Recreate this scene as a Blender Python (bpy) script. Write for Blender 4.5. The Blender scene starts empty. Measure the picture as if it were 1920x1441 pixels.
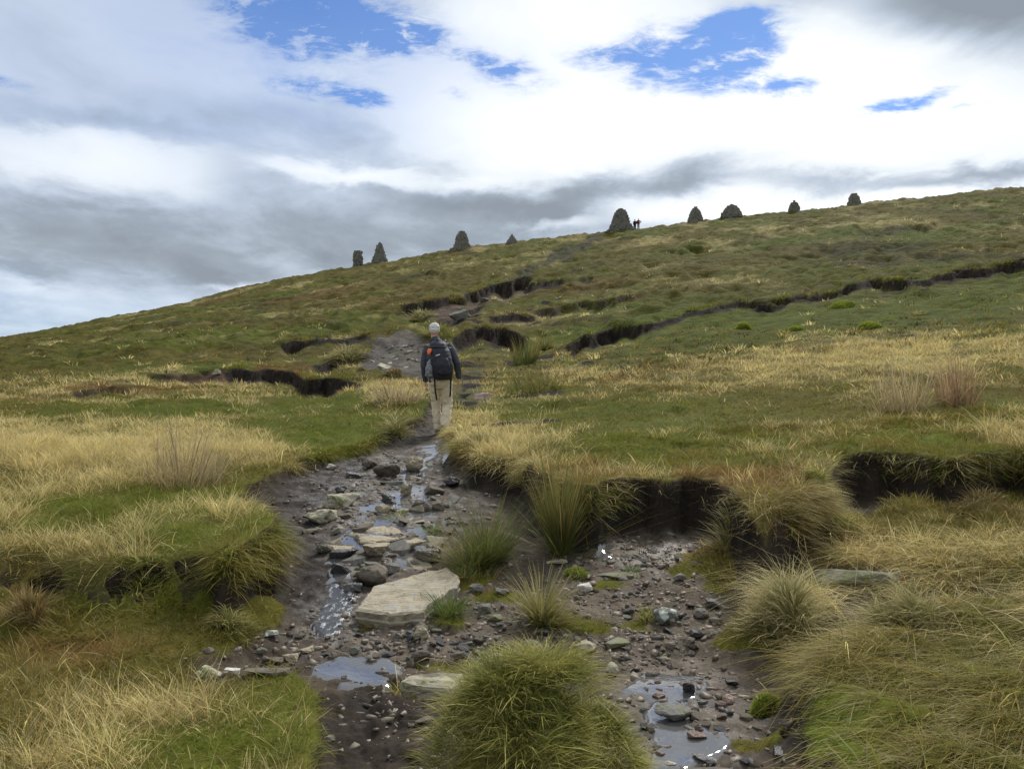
import bpy, bmesh, math, random
import numpy as np
from mathutils import Vector, Matrix
rng = np.random.default_rng(7)
random.seed(7)
C = bpy.context.scene.collection
F = 1493.0            # focal length in photo pixels (1920 wide), eye at 1.6 m
EYE = 1.6

# ---------------------------------------------------------------- helpers
def h2(ix, iy, seed):
    h = (ix.astype(np.int64)*374761393 + iy.astype(np.int64)*668265263 + seed*974634777) & 0xFFFFFFFF
    h = ((h ^ (h >> 13))*1274126177) & 0xFFFFFFFF
    h = ((h ^ (h >> 16))*2246822519) & 0xFFFFFFFF
    return ((h ^ (h >> 15)) & 0xFFFFFF)/float(0x1000000)
def vn(x, y, seed=0):
    x = np.asarray(x, float); y = np.asarray(y, float)
    ix = np.floor(x); iy = np.floor(y); fx = x-ix; fy = y-iy
    fx = fx*fx*fx*(fx*(fx*6-15)+10); fy = fy*fy*fy*(fy*(fy*6-15)+10)
    a = h2(ix, iy, seed); b = h2(ix+1, iy, seed); c = h2(ix, iy+1, seed); d = h2(ix+1, iy+1, seed)
    return 2*((a+(b-a)*fx)*(1-fy)+(c+(d-c)*fx)*fy)-1
def fbm(x, y, seed=0, oct=4, gain=.5):
    t = 0; a = 1; n = 0
    for k in range(oct):
        t = t + a*vn(x*2**k+k*17.3, y*2**k-k*9.1, seed+k); n += a; a *= gain
    return t/n
def sm(a, lo=0., hi=1.):
    t = np.clip((a-lo)/(hi-lo), 0, 1); return t*t*(3-2*t)
def blur(a, r, ax):
    if r < 1: return a
    for _ in range(2):
        p = [(0, 0)]*a.ndim; p[ax] = (r+1, r)
        c = np.cumsum(np.pad(a, p, mode='edge'), axis=ax)
        n = a.shape[ax]
        hi = np.take(c, np.arange(2*r+1, 2*r+1+n), axis=ax); lo = np.take(c, np.arange(0, n), axis=ax)
        a = (hi-lo)/(2*r+1)
    return a
def poly(U, V, pts):
    inside = np.zeros(U.shape, bool); n = len(pts)
    for i in range(n):
        x1, y1 = pts[i]; x2, y2 = pts[(i+1) % n]
        if y1 == y2: continue
        c = ((y1 > V) != (y2 > V)) & (U < (x2-x1)*(V-y1)/(y2-y1)+x1)
        inside ^= c
    return inside
def blob(U, V, u, v, ru, rv): return np.exp(-((U-u)/ru)**2-((V-v)/rv)**2)

def tag(o, label=None, cat=None, group=None, kind=None):
    if label: o['label'] = label
    if cat: o['category'] = cat
    if group: o['group'] = group
    if kind: o['kind'] = kind
    return o
def link(name, me, mat=None, parent=None, loc=None):
    o = bpy.data.objects.new(name, me); C.objects.link(o)
    if mat and me and not me.materials: me.materials.append(mat)
    if parent: o.parent = parent
    if loc is not None: o.location = loc
    return o
def empty(name, loc, label, cat, group=None):
    return tag(link(name, None, loc=loc), label, cat, group)
def np_mesh(name, co, tris, col=None, smooth=False, attrs=None):
    me = bpy.data.meshes.new(name)
    co = np.asarray(co, np.float32); tris = np.asarray(tris, np.int32)
    k = tris.shape[1]
    me.vertices.add(len(co)); me.vertices.foreach_set('co', co.ravel())
    me.loops.add(tris.size); me.loops.foreach_set('vertex_index', tris.ravel())
    me.polygons.add(len(tris)); me.polygons.foreach_set('loop_start', np.arange(0, tris.size, k, dtype=np.int32))
    me.update(calc_edges=True)
    if smooth: me.polygons.foreach_set('use_smooth', np.ones(len(tris), bool))
    if col is not None:
        a = me.attributes.new('Col', 'FLOAT_COLOR', 'POINT')
        c4 = np.ones((len(co), 4), np.float32); c4[:, :3] = col
        a.data.foreach_set('color', c4.ravel())
    for nm, v in (attrs or {}).items():
        a = me.attributes.new(nm, 'FLOAT', 'POINT'); a.data.foreach_set('value', np.asarray(v, np.float32).ravel())
    return me

# ---------------------------------------------------------------- materials
class NT:
    def __init__(s, nt): s.t = nt; s.n = nt.nodes; s.l = nt.links
    def __call__(s, typ, ins=None, **kw):
        nd = s.n.new(typ)
        for k, v in kw.items(): setattr(nd, k, v)
        for k, v in (ins or {}).items():
            if isinstance(v, bpy.types.NodeSocket): s.l.new(v, nd.inputs[k])
            else: nd.inputs[k].default_value = v
        return nd
    def m(s, op, a, b=None, c=None, clamp=False):
        ins = {0: a}
        if b is not None: ins[1] = b
        if c is not None: ins[2] = c
        return s('ShaderNodeMath', ins, operation=op, use_clamp=clamp).outputs[0]
    def v(s, op, a, b=None):
        ins = {0: a}
        if b is not None: ins[1] = b
        nd = s('ShaderNodeVectorMath', ins, operation=op)
        return nd.outputs['Value'] if op in ('LENGTH', 'DOT_PRODUCT') else nd.outputs[0]
    def mix(s, f, a, b, blend='MIX'):
        nd = s('ShaderNodeMix', data_type='RGBA', blend_type=blend)
        for i, v in ((0, f), (6, a), (7, b)):
            if isinstance(v, bpy.types.NodeSocket): s.l.new(v, nd.inputs[i])
            else: nd.inputs[i].default_value = v if i == 0 or len(v) == 4 else (*v, 1)
        return nd.outputs[2]
    def noise(s, vec, scale, detail=4, rough=.55):
        return s('ShaderNodeTexNoise', {'Vector': vec, 'Scale': scale, 'Detail': detail, 'Roughness': rough}).outputs[0]
    def rng(s, x, lo, hi, a=0., b=1., smooth=False):
        return s('ShaderNodeMapRange', {0: x, 1: lo, 2: hi, 3: a, 4: b}, interpolation_type='SMOOTHSTEP' if smooth else 'LINEAR').outputs[0]
def new_mat(name):
    m = bpy.data.materials.new(name); m.use_nodes = True
    m.node_tree.nodes.clear(); t = NT(m.node_tree)
    return m, t, t('ShaderNodeOutputMaterial')
def simple_mat(name, col, rough=.8, var=.25, scale=30, bump=.2, spec=.3, col2=None):
    m, t, out = new_mat(name)
    tc = t('ShaderNodeTexCoord').outputs['Object']
    n = t.noise(tc, scale, 5)
    c2 = col2 or tuple(x*(1-var) for x in col)
    c1 = col if col2 else tuple(min(1, x*(1+var)) for x in col)
    f = t.rng(n, .3, .7)
    c = t.mix(f, c2, c1)
    b = t('ShaderNodeBump', {'Height': n, 'Strength': bump, 'Distance': .02}).outputs[0]
    p = t('ShaderNodeBsdfPrincipled', {'Base Color': c, 'Roughness': rough, 'Normal': b, 'Specular IOR Level': spec})
    t.l.new(p.outputs[0], out.inputs[0])
    return m
def rock_mat(name, col, col2, rough=.8, spots=None, strata=0.):
    m, t, out = new_mat(name)
    tc = t('ShaderNodeTexCoord').outputs['Object']
    rnd = t('ShaderNodeObjectInfo').outputs['Random']
    vec = t.v('ADD', tc, t('ShaderNodeCombineXYZ', {0: t.m('MULTIPLY', rnd, 50.), 1: 0., 2: t.m('MULTIPLY', rnd, 21.)}).outputs[0])
    n1 = t.noise(vec, 9, 6, .65)
    n2 = t.noise(vec, 55, 6, .7)
    if strata:
        w = t('ShaderNodeTexWave', {'Vector': t.v('MULTIPLY', vec, (.35, 1., 2.2)), 'Scale': 9., 'Distortion': 7., 'Detail': 5., 'Detail Scale': 2.5}, wave_type='BANDS', bands_direction='Y').outputs[1]
        n1 = t.m('ADD', t.m('MULTIPLY', n1, 1-strata*.5), t.m('MULTIPLY', w, strata*.5))
    c = t.mix(t.rng(n1, .3, .7), col2, col)
    c = t.mix(t.rng(n2, .58, .72), c, tuple(x*.35 for x in col2))
    c = t.mix(t.rng(rnd, 0, 1, 0., .35), c, tuple(x*.45 for x in col))
    if spots:
        sp = t.noise(vec, 14, 4, .6)
        c = t.mix(t.rng(sp, .54, .6), c, spots)
    hgt = t.m('ADD', n1, t.m('MULTIPLY', n2, .5))
    b = t('ShaderNodeBump', {'Height': hgt, 'Strength': .7, 'Distance': .018}).outputs[0]
    p = t('ShaderNodeBsdfPrincipled', {'Base Color': c, 'Roughness': rough, 'Normal': b, 'Specular IOR Level': .4})
    t.l.new(p.outputs[0], out.inputs[0])
    return m
def grass_mat(name):
    m, t, out = new_mat(name)
    c = t('ShaderNodeAttribute', attribute_name='Col').outputs['Color']
    d = t('ShaderNodeBsdfDiffuse', {'Color': c}).outputs[0]
    tr = t('ShaderNodeBsdfTranslucent', {'Color': c}).outputs[0]
    g = t('ShaderNodeBsdfGlossy', {'Color': (.6, .6, .6, 1), 'Roughness': .45}).outputs[0]
    a = t('ShaderNodeMixShader', {0: .38, 1: d, 2: tr}).outputs[0]
    b = t('ShaderNodeMixShader', {0: .02, 1: a, 2: g}).outputs[0]
    t.l.new(b, out.inputs[0])
    return m
def water_mat():
    m, t, out = new_mat('still_water')
    tc = t('ShaderNodeTexCoord').outputs['Object']
    n = t.noise(tc, 22, 3, .5)
    b = t('ShaderNodeBump', {'Height': n, 'Strength': .18, 'Distance': .01}).outputs[0]
    p = t('ShaderNodeBsdfPrincipled', {'Base Color': (.085, .083, .082, 1), 'Roughness': .09, 'IOR': 1.7, 'Normal': b, 'Specular IOR Level': .8})
    t.l.new(p.outputs[0], out.inputs[0])
    return m
def ground_mat():
    m, t, out = new_mat('moor_ground')
    c = t('ShaderNodeAttribute', attribute_name='Col').outputs['Color']
    wet = t('ShaderNodeAttribute', attribute_name='wet').outputs['Fac']
    far = t('ShaderNodeAttribute', attribute_name='far').outputs['Fac']
    tc = t('ShaderNodeTexCoord').outputs['Object']
    n1 = t.m('ADD', t.m('MULTIPLY', t.noise(tc, 34, 8, .7), .6), t.m('MULTIPLY', t.noise(tc, 7, 5, .6), .4))
    n2 = t.noise(tc, 1.6, 8, .7)
    k = t.m('ADD', t.m('MULTIPLY', n1, t.m('SUBTRACT', 1., far)), t.m('MULTIPLY', n2, far))
    c = t.mix(1., c, t('ShaderNodeCombineColor', {i: t.rng(k, .3, .7, .5, 1.5) for i in range(3)}).outputs[0], 'MULTIPLY')
    dist = t.rng(far, 0, 1, .02, .25)
    b = t('ShaderNodeBump', {'Height': k, 'Strength': 1., 'Distance': dist}).outputs[0]
    wn = t.m('MULTIPLY', wet, t.rng(t.noise(tc, 6, 5), .45, .6, .35, 1.))
    r = t.rng(wn, 0, 1, .95, .3)
    p = t('ShaderNodeBsdfPrincipled', {'Base Color': c, 'Roughness': r, 'Normal': b, 'Specular IOR Level': t.rng(wn, 0, 1, .1, .55)})
    t.l.new(p.outputs[0], out.inputs[0])
    return m
# ---------------------------------------------------------------- terrain raster: columns s = x/y, rows ln(y) (finer near the path, coarser far off)
S = np.concatenate([-np.geomspace(2.4, .805, 50), np.linspace(-.8, .8, 801), np.geomspace(.805, 2.4, 50)])
Y = np.concatenate([np.linspace(.25, 2.35, 24), np.exp(np.linspace(math.log(2.4), math.log(130), 1000)), np.geomspace(134, 2600, 46)])
NS, NY = len(S), len(Y)
SS, YY = np.meshgrid(S, Y); XX = SS*YY; UU = 960+F*SS
ty = [6, 7.5, 9, 11, 13, 17, 22, 30, 40, 55, 75, 100, 120]
tab = {-500: [1010, 915, 860, 822, 800, 762, 742, 725, 715, 708, 702, 696, 690],
       0: [1000, 910, 850, 815, 790, 747, 720, 697, 678, 664, 653, 643, 637],
       300: [985, 915, 865, 822, 787, 745, 715, 680, 650, 625, 605, 590, 581],
       550: [975, 925, 880, 830, 793, 750, 715, 675, 642, 608, 575, 540, 519],
       800: [975, 915, 865, 812, 785, 743, 705, 662, 620, 583, 545, 503, 478],
       1000: [935, 885, 850, 815, 785, 745, 705, 665, 620, 575, 530, 482, 450],
       1250: [935, 885, 843, 800, 765, 715, 675, 625, 577, 535, 495, 450, 425],
       1550: [925, 875, 830, 785, 745, 690, 642, 592, 548, 506, 465, 416, 391],
       1920: [905, 845, 800, 750, 710, 655, 610, 560, 515, 475, 435, 385, 352],
       2400: [890, 820, 770, 720, 675, 615, 570, 520, 475, 435, 395, 345, 310]}
tu = sorted(tab)
zt = np.array([[EYE+(720-v)/F*y for v, y in zip(tab[u], ty)] for u in tu])       # columns x depths
ly = np.log(Y); rows = np.array([np.interp(ly, np.log(ty), z) for z in zt])       # at each column anchor
crest = zt[:, -1]
for i in range(len(tu)):
    e = (crest[i]-EYE)/120; d = np.maximum(Y-120, 0)
    rows[i] = np.where(Y > 120, crest[i]+.35*e*d*np.exp(-d/120)-.03*d, rows[i])
    rows[i] = np.where(Y < 6, zt[i, 0]-.01*(6-Y), rows[i])
T = np.empty((NY, NS)); uc = 960+F*S
for r in range(NY): T[r] = np.interp(uc, tu, rows[:, r])
k = blur(blur(T, 14, 0), 12, 1)
w = sm(YY, 108, 116); T = k*(1-w)+blur(T, 6, 1)*w                                # keep the crest where it is
# low relief of the moor
near = sm(YY, 9, 16)
rel = .055*fbm(XX*1.5, YY*1.5, 3, 3)+.038*(1-sm(YY, 14, 24))*fbm(XX*3.6, YY*3.2, 4, 2)+near*(.09*fbm(XX*1.1, YY*1.1, 5, 3)+.12*fbm(XX*.35, YY*.35, 8, 3))+sm(YY, 22, 40)*(.30*fbm(XX*.16, YY*.16, 11, 4)+.36*(1-2.2*np.abs(fbm(XX*.5, YY*.36, 13, 3)))+.10*vn(XX*1.3, YY*1.0, 14))
T = T+rel
VT = 720-F*(T-EYE)/YY
# floor of the worn channel
zf = np.interp(Y, [0, 3.5, 4.5, 5.0, 5.6, 7.5, 10, 12.6, 15, 17, 3000], [0, 0, 0, .05, .12, .35, .60, .80, 1.05, 1.26, 1.3])
FL = np.repeat(zf[:, None], NS, 1)+.09*sm(SS, .30, .62)*sm(YY, 4.5, 6.5)+.06*sm(-SS, .25, .5)*sm(YY, 4, 5)
FL = blur(FL, 4, 0)
dmax = np.interp(Y, [0, 11, 13, 17, 22], [2, .6, .22, .07, 0])[:, None]
FL = np.maximum(FL, T-dmax)
VF = 720-F*(FL-EYE)/YY
# warped copies of the image rows, so outlines come out ragged
wu = 9*fbm(UU/26, VT/13, 21, 3)+3*vn(UU/9, VT/6, 22); wv = 6*fbm(UU/22, VT/12, 23, 3)+4*vn(UU/8, VT/5, 24)
Lp = [(-3000, 1020), (-300, 1040), (0, 1040), (60, 1030), (110, 1055), (200, 1065), (270, 1050), (310, 1030), (345, 1040), (395, 1035), (420, 1050), (450, 1028), (490, 1000), (516, 984), (522, 962), (475, 942),
      (440, 932), (462, 926), (480, 905), (515, 882), (580, 857), (625, 842), (690, 829), (728, 806), (764, 788), (796, 784), (800, 770), (803, 755), (806, 740), (806, -900), (-4000, -900)]
Rp = [(846, 812), (851, 830), (872, 850), (930, 858), (985, 868), (1010, 888), (1060, 905), (1110, 915), (1150, 898), (1200, 893), (1250, 905), (1290, 893), (1340, 905), (1390, 935), (1440, 948), (1500, 932),
      (1552, 905), (1570, 858), (1640, 848), (1720, 850), (1800, 858), (1860, 845), (1920, 845), (2600, 830), (5000, 830), (5000, -2000), (845, -2000), (845, 740), (842, 770)]
m = (poly(UU+wu, VT+wv, Lp) | poly(UU+wu, VT+wv, Rp)).astype(float)
m[YY > 17.5] = 1
m0 = m.copy()
mN = sm(blur(blur(m0, 3, 1), 2, 0), .08, .92); mW = sm(blur(blur(m0, 10, 1), 15, 0), .25, .95)
wide = np.clip((1-sm(UU, 370, 450))+blob(UU, VT, 1480, 940, 70, 200), 0, 1)*(YY < 12)      # here the bank is a grassy slope, elsewhere a torn wall
m = mN*(1-wide)+mW*wide
zl = np.clip(1.5*(blob(UU, VT, 545, 930, 75, 110)+blob(UU, VT, 650, 850, 110, 30)), 0, 1)*(YY < 12.5)   # broken peat slopes below the rim
m = np.maximum(m, zl*sm(blur(blur(m0, 6, 1), 5, 0), .02, .7)*.92)
# mounds standing on the floor (image outline -> floor position), metres
MB = np.zeros_like(T)
def mound(pts, hgt, rs, rr):
    global MB
    q = poly(UU+wu*1.5, VF+wv*1.5, pts).astype(float)
    MB = np.maximum(MB, hgt*sm(blur(blur(q, rs, 1), rr, 0), .05, .95)); return q
q_fl = mound([(-4000, 1290), (200, 1285), (420, 1280), (560, 1285), (598, 1320), (606, 1400), (600, 1500), (610, 1900), (400, 9000), (-9000, 9000)], .10, 8, 5)
q_fr = mound([(1530, 1600), (1500, 1420), (1495, 1330), (1500, 1285), (1545, 1250), (1600, 1225), (1700, 1190), (1800, 1170), (2000, 1150), (5000, 1120), (9000, 3000), (1600, 3000)], .30, 26, 18)
q_pt = mound([(1360, 1235), (1335, 1215), (1400, 1165), (1440, 1140), (1560, 1130), (1585, 1170), (1500, 1215), (1440, 1240)], .14, 10, 7)
q_ct = mound([(840, 1500), (850, 1440), (900, 1400), (1120, 1400), (1170, 1450), (1165, 1500), (1000, 1560)], .06, 10, 7)
q_ls = mound([(-600, 1120), (60, 1110), (330, 1100), (470, 1115), (530, 1150), (520, 1200), (440, 1232), (390, 1268), (250, 1298), (-600, 1310)], .09, 14, 9)
q_rs = mound([(1320, 1040), (1400, 985), (1500, 965), (1640, 975), (1700, 940), (2000, 925), (5000, 900), (5000, 1130), (1560, 1120), (1430, 1130), (1350, 1090)], .10, 16, 9)
MB = MB+sm(blur(q_fr, 20, 1), .3, .9)*(.10*fbm(XX*1.9, YY*1.9, 35, 3)+.02*vn(XX*11, YY*11, 36))
for b in [(800, 992, 34, 10), (745, 968, 34, 8), (880, 1085, 50, 22), (930, 1120, 50, 14), (850, 1170, 40, 10), (1145, 1095, 40, 14), (1300, 1060, 60, 24), (1370, 1080, 50, 40), (760, 1292, 44, 18), (830, 1248, 60, 8), (1200, 1170, 30, 14), (1130, 1180, 50, 10), (700, 1172, 40, 8), (1440, 1330, 40, 14), (1430, 1400, 60, 14), (1060, 1170, 60, 16)]: q_ls = np.maximum(q_ls, (blob(UU, VF, *b)*(1+.9*fbm(XX*9, YY*9, 39, 2)) > .45).astype(float)*.8)
lowgrass = np.clip(sm(blur(np.maximum(q_fl+q_fr+q_pt+q_rs+.8*q_ct, q_ls), 3, 1), .3, .7), 0, 1)*(1-m0)
FLn = FL+MB+lowgrass*(.05*fbm(XX*2.5, YY*2.5, 31, 3))+(1-lowgrass)*(.026*fbm(XX*5, YY*5, 33, 4)+.022*fbm(XX*14, YY*14, 37, 4)+.03*sm(blob(UU, VF, 720, 1380, 130, 110), .2, .8)*fbm(XX*8, YY*8, 38, 3))
Z = FLn*(1-m)+T*m
hol = np.zeros_like(Z)
for pts in ([(200, 1085), (235, 1070), (300, 1060), (312, 1085), (290, 1105), (215, 1118)], [(330, 1058), (395, 1040), (405, 1068), (345, 1088)], [(455, 1068), (505, 1040), (512, 1100), (470, 1115)], [(60, 1085), (110, 1075), (115, 1105), (70, 1112)]):
    VQ = 720-F*(Z-EYE)/YY; hol = np.maximum(hol, sm(blur(poly(UU+wu*.8, VQ+wv*.8, pts).astype(float), 3, 1), .2, .8)*(YY < 9))
Z = Z-.14*hol
# peat hags: dark step faces where the turf has torn; (top edge in the picture, face height in px, run-out in px)
peat = np.zeros_like(Z); rim = np.zeros_like(Z)
hags = [([(430, 690), (500, 686), (545, 693), (575, 710), (620, 714), (675, 722)], 27, 60), ([(270, 704), (360, 700), (440, 690)], 9, 40), ([(535, 646), (580, 637), (630, 635), (690, 630)], 15, 45),
        ([(856, 634), (872, 620), (905, 613), (945, 615), (980, 626)], 33, 60), ([(1068, 642), (1090, 628), (1120, 618), (1160, 612), (1240, 603), (1300, 591), (1400, 568), (1500, 552), (1600, 540), (1700, 524), (1840, 500), (1960, 472), (2300, 420)], 19, 50),
        ([(760, 570), (800, 562), (870, 559)], 15, 35), ([(875, 546), (930, 531), (990, 524)], 24, 40), ([(990, 532), (1050, 527)], 12, 30), ([(1085, 520), (1125, 516)], 9, 25), ([(1000, 586), (1060, 572), (1100, 567), (1210, 550)], 9, 30),
        ([(925, 594), (960, 588), (995, 590)], 13, 35), ([(595, 684), (640, 672), (690, 664)], 13, 30), ([(130, 737), (190, 728), (260, 724)], 9, 40), ([(735, 586), (800, 580)], 8, 25), ([(1250, 472), (1330, 462)], 6, 25), ([(1590, 432), (1760, 418)], 7, 30),
        ([(330, 668), (400, 655)], 5, 25), ([(520, 575), (600, 562)], 5, 25), ([(1540, 470), (1620, 462)], 5, 22), ([(870, 575), (905, 568)], 10, 25), ([(1180, 500), (1260, 490)], 5, 22), ([(60, 690), (180, 672)], 5, 25), ([(720, 690), (790, 702)], 8, 20)]
rq = np.random.default_rng(11)
for _ in range(60):                                   # small pockets carved over the hillside, their shade painted in as peat colour
    u_ = rq.uniform(-200, 2100); lo = np.interp(u_, [0, 420, 730, 1100, 1500, 1920], [640, 556, 492, 442, 400, 356])
    v_ = lo+8+rq.random()**1.3*np.interp(u_, [0, 1000, 1920], [60, 150, 150]); w_ = rq.uniform(12, 42); tl_ = rq.uniform(-.28, .02)
    
    if 820 < u_ < 1130 and v_ > 590: continue
    hags.append(([(u_-w_, v_-w_*tl_), (u_, v_+rq.uniform(-2, 2)), (u_+w_, v_+w_*tl_)], rq.uniform(2.2, 6.2), 22))
r0 = int(np.searchsorted(Y, 12)); r1 = int(np.searchsorted(Y, 131))
nlip = np.clip(.5+fbm(XX[r0:r1]*.8, YY[r0:r1]*.8, 45, 2)*1.6, 0, 1.3); n46 = vn(XX[r0:r1]*.9, YY[r0:r1]*.9, 46); n48 = np.clip(.75+.9*fbm(XX[r0:r1]*.7, YY[r0:r1]*.7, 48, 3), .15, 1)
for pts, th, run in hags:
    th = th*.8; px = [p[0] for p in pts]; c0, c1 = np.searchsorted(uc, [px[0]-16, px[-1]+16])
    if c1-c0 < 3: continue
    q_ = uc[c0:c1]; z_ = q_*0; sd = pts[0][0]*.37; jit = 4*vn(q_/34, z_+sd, 41)+1.2*vn(q_/11, z_+sd, 42)+8*vn(q_/90, z_+sd, 47)*(th > 12)
    vl = np.interp(q_, px, [p[1] for p in pts])+jit*min(1, th/14)
    end = sm(q_, px[0]-14, px[0]+(10 if th > 8 else 22))*(1-sm(q_, px[-1]-(10 if th > 8 else 22), px[-1]+14))
    thv = th*end*np.clip(.78+.75*vn(q_/60, z_+sd, 43)+.35*vn(q_/22, z_+sd, 44), .3, 1.45)
    W_ = (slice(r0, r1), slice(c0, c1)); ky = YY[W_]/F; sl = (slice(None), slice(c0, c1))
    dv = VT[W_]-vl[None]
    Z[W_] -= thv[None]*ky*sm(dv, -.5, 2.5)*(1-sm(dv, 3, run))
    Z[W_] += .08*thv[None]*ky*np.exp(-((dv+5)/5)**2)*nlip[sl]
    if th < 8: peat[W_] = np.maximum(peat[W_], .7*n48[sl]*sm(dv, -2, -.5)*(1-sm(dv, 2.5, 5))*sm(thv, .3*th, .8*th)[None]*sm(th, 3.5, 7))  # thin faces: soft peat colour, standing in for shade in the small pockets
    else:
        peat[W_] = np.maximum(peat[W_], sm(dv, -2.6, -1.)*(1-sm(dv, 3.2, 5+th*.25+6*n46[sl]))*sm(thv, .05*th, .35*th)[None])
        rim[W_] = np.maximum(rim[W_], np.exp(-((dv+3.5)/2.0)**2)*end[None]*min(1, th/14))
VZ = 720-F*(Z-EYE)/YY
# bare ground on the worn path higher up
w2u = UU+wu*1.9; w2v = VZ+wv*1.6
bareP = [([(690, 634), (768, 616), (800, 640), (806, 735), (775, 712), (740, 700), (690, 694), (672, 680), (700, 655)], 'slate'), ([(765, 578), (870, 568), (905, 552), (985, 532), (990, 552), (905, 563), (890, 588), (822, 602), (790, 592)], 'mud'),
         ([(800, 760), (800, 720), (846, 720), (870, 700), (905, 690), (905, 730), (935, 742), (900, 756), (850, 760)], 'olive'), ([(985, 500), (1040, 470), (1118, 442), (1140, 440), (1085, 470), (1015, 500), (965, 545), (925, 548)], 'dark'),
         ([(300, 704), (440, 694), (450, 716), (350, 722)], 'rust'), ([(800, 610), (850, 585), (880, 580), (850, 620)], 'mud')]
bare = np.zeros_like(Z); bcol = np.zeros(Z.shape+(3,))
CB = {'olive': (.085, .075, .045), 'slate': (.10, .088, .075), 'mud': (.085, .062, .045), 'dark': (.035, .036, .022), 'rust': (.055, .032, .02)}
for pts, kd in bareP:
    q = sm(blur(poly(w2u, w2v, pts).astype(float), 2, 1), .2, .8)*(YY > 11); bare = np.maximum(bare, q*(.75 if kd == 'dark' else .6 if kd == 'olive' else 1)); bcol += q[..., None]*np.array(CB[kd])
    wsum = q if pts is bareP[0][0] else wsum+q
bcol /= np.maximum(wsum, 1e-3)[..., None]
Z += bare*(.02*fbm(XX*3, YY*3, 51, 3)); VZ = 720-F*(Z-EYE)/YY
# steep faces read as peat
dzr = np.gradient(Z, axis=0)/np.gradient(YY, axis=0); dzs = np.gradient(Z, axis=1)/np.gradient(XX, axis=1)
slope = np.hypot(dzr, dzs); steep = sm(slope, .9, 1.8)*(YY < 17)
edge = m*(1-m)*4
GX, GY = dzs, dzr
low = 1-m
# grass cover 0..1
mt = sm(mN, .62, .96)*(1-wide)+m*wide
cover = np.clip(mt*(1-.9*peat)*(1-bare)+low*lowgrass, 0, 1)*(1-steep*.85*(1-.8*wide))*(1-hol)
for b in [(395, 1252, 48, 26), (437, 1258, 26, 14), (520, 1232, 60, 22), (1600, 1078, 105, 20), (810, 1275, 66, 16), (1150, 1250, 20, 20), (505, 1190, 24, 12)]: cover = cover*(1-.95*np.clip(1.5*blob(UU, VZ, *b), 0, 1)*(YY < 9))
cover = np.where((YY < 17.5), cover, (1-peat)*(1-bare))
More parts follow.
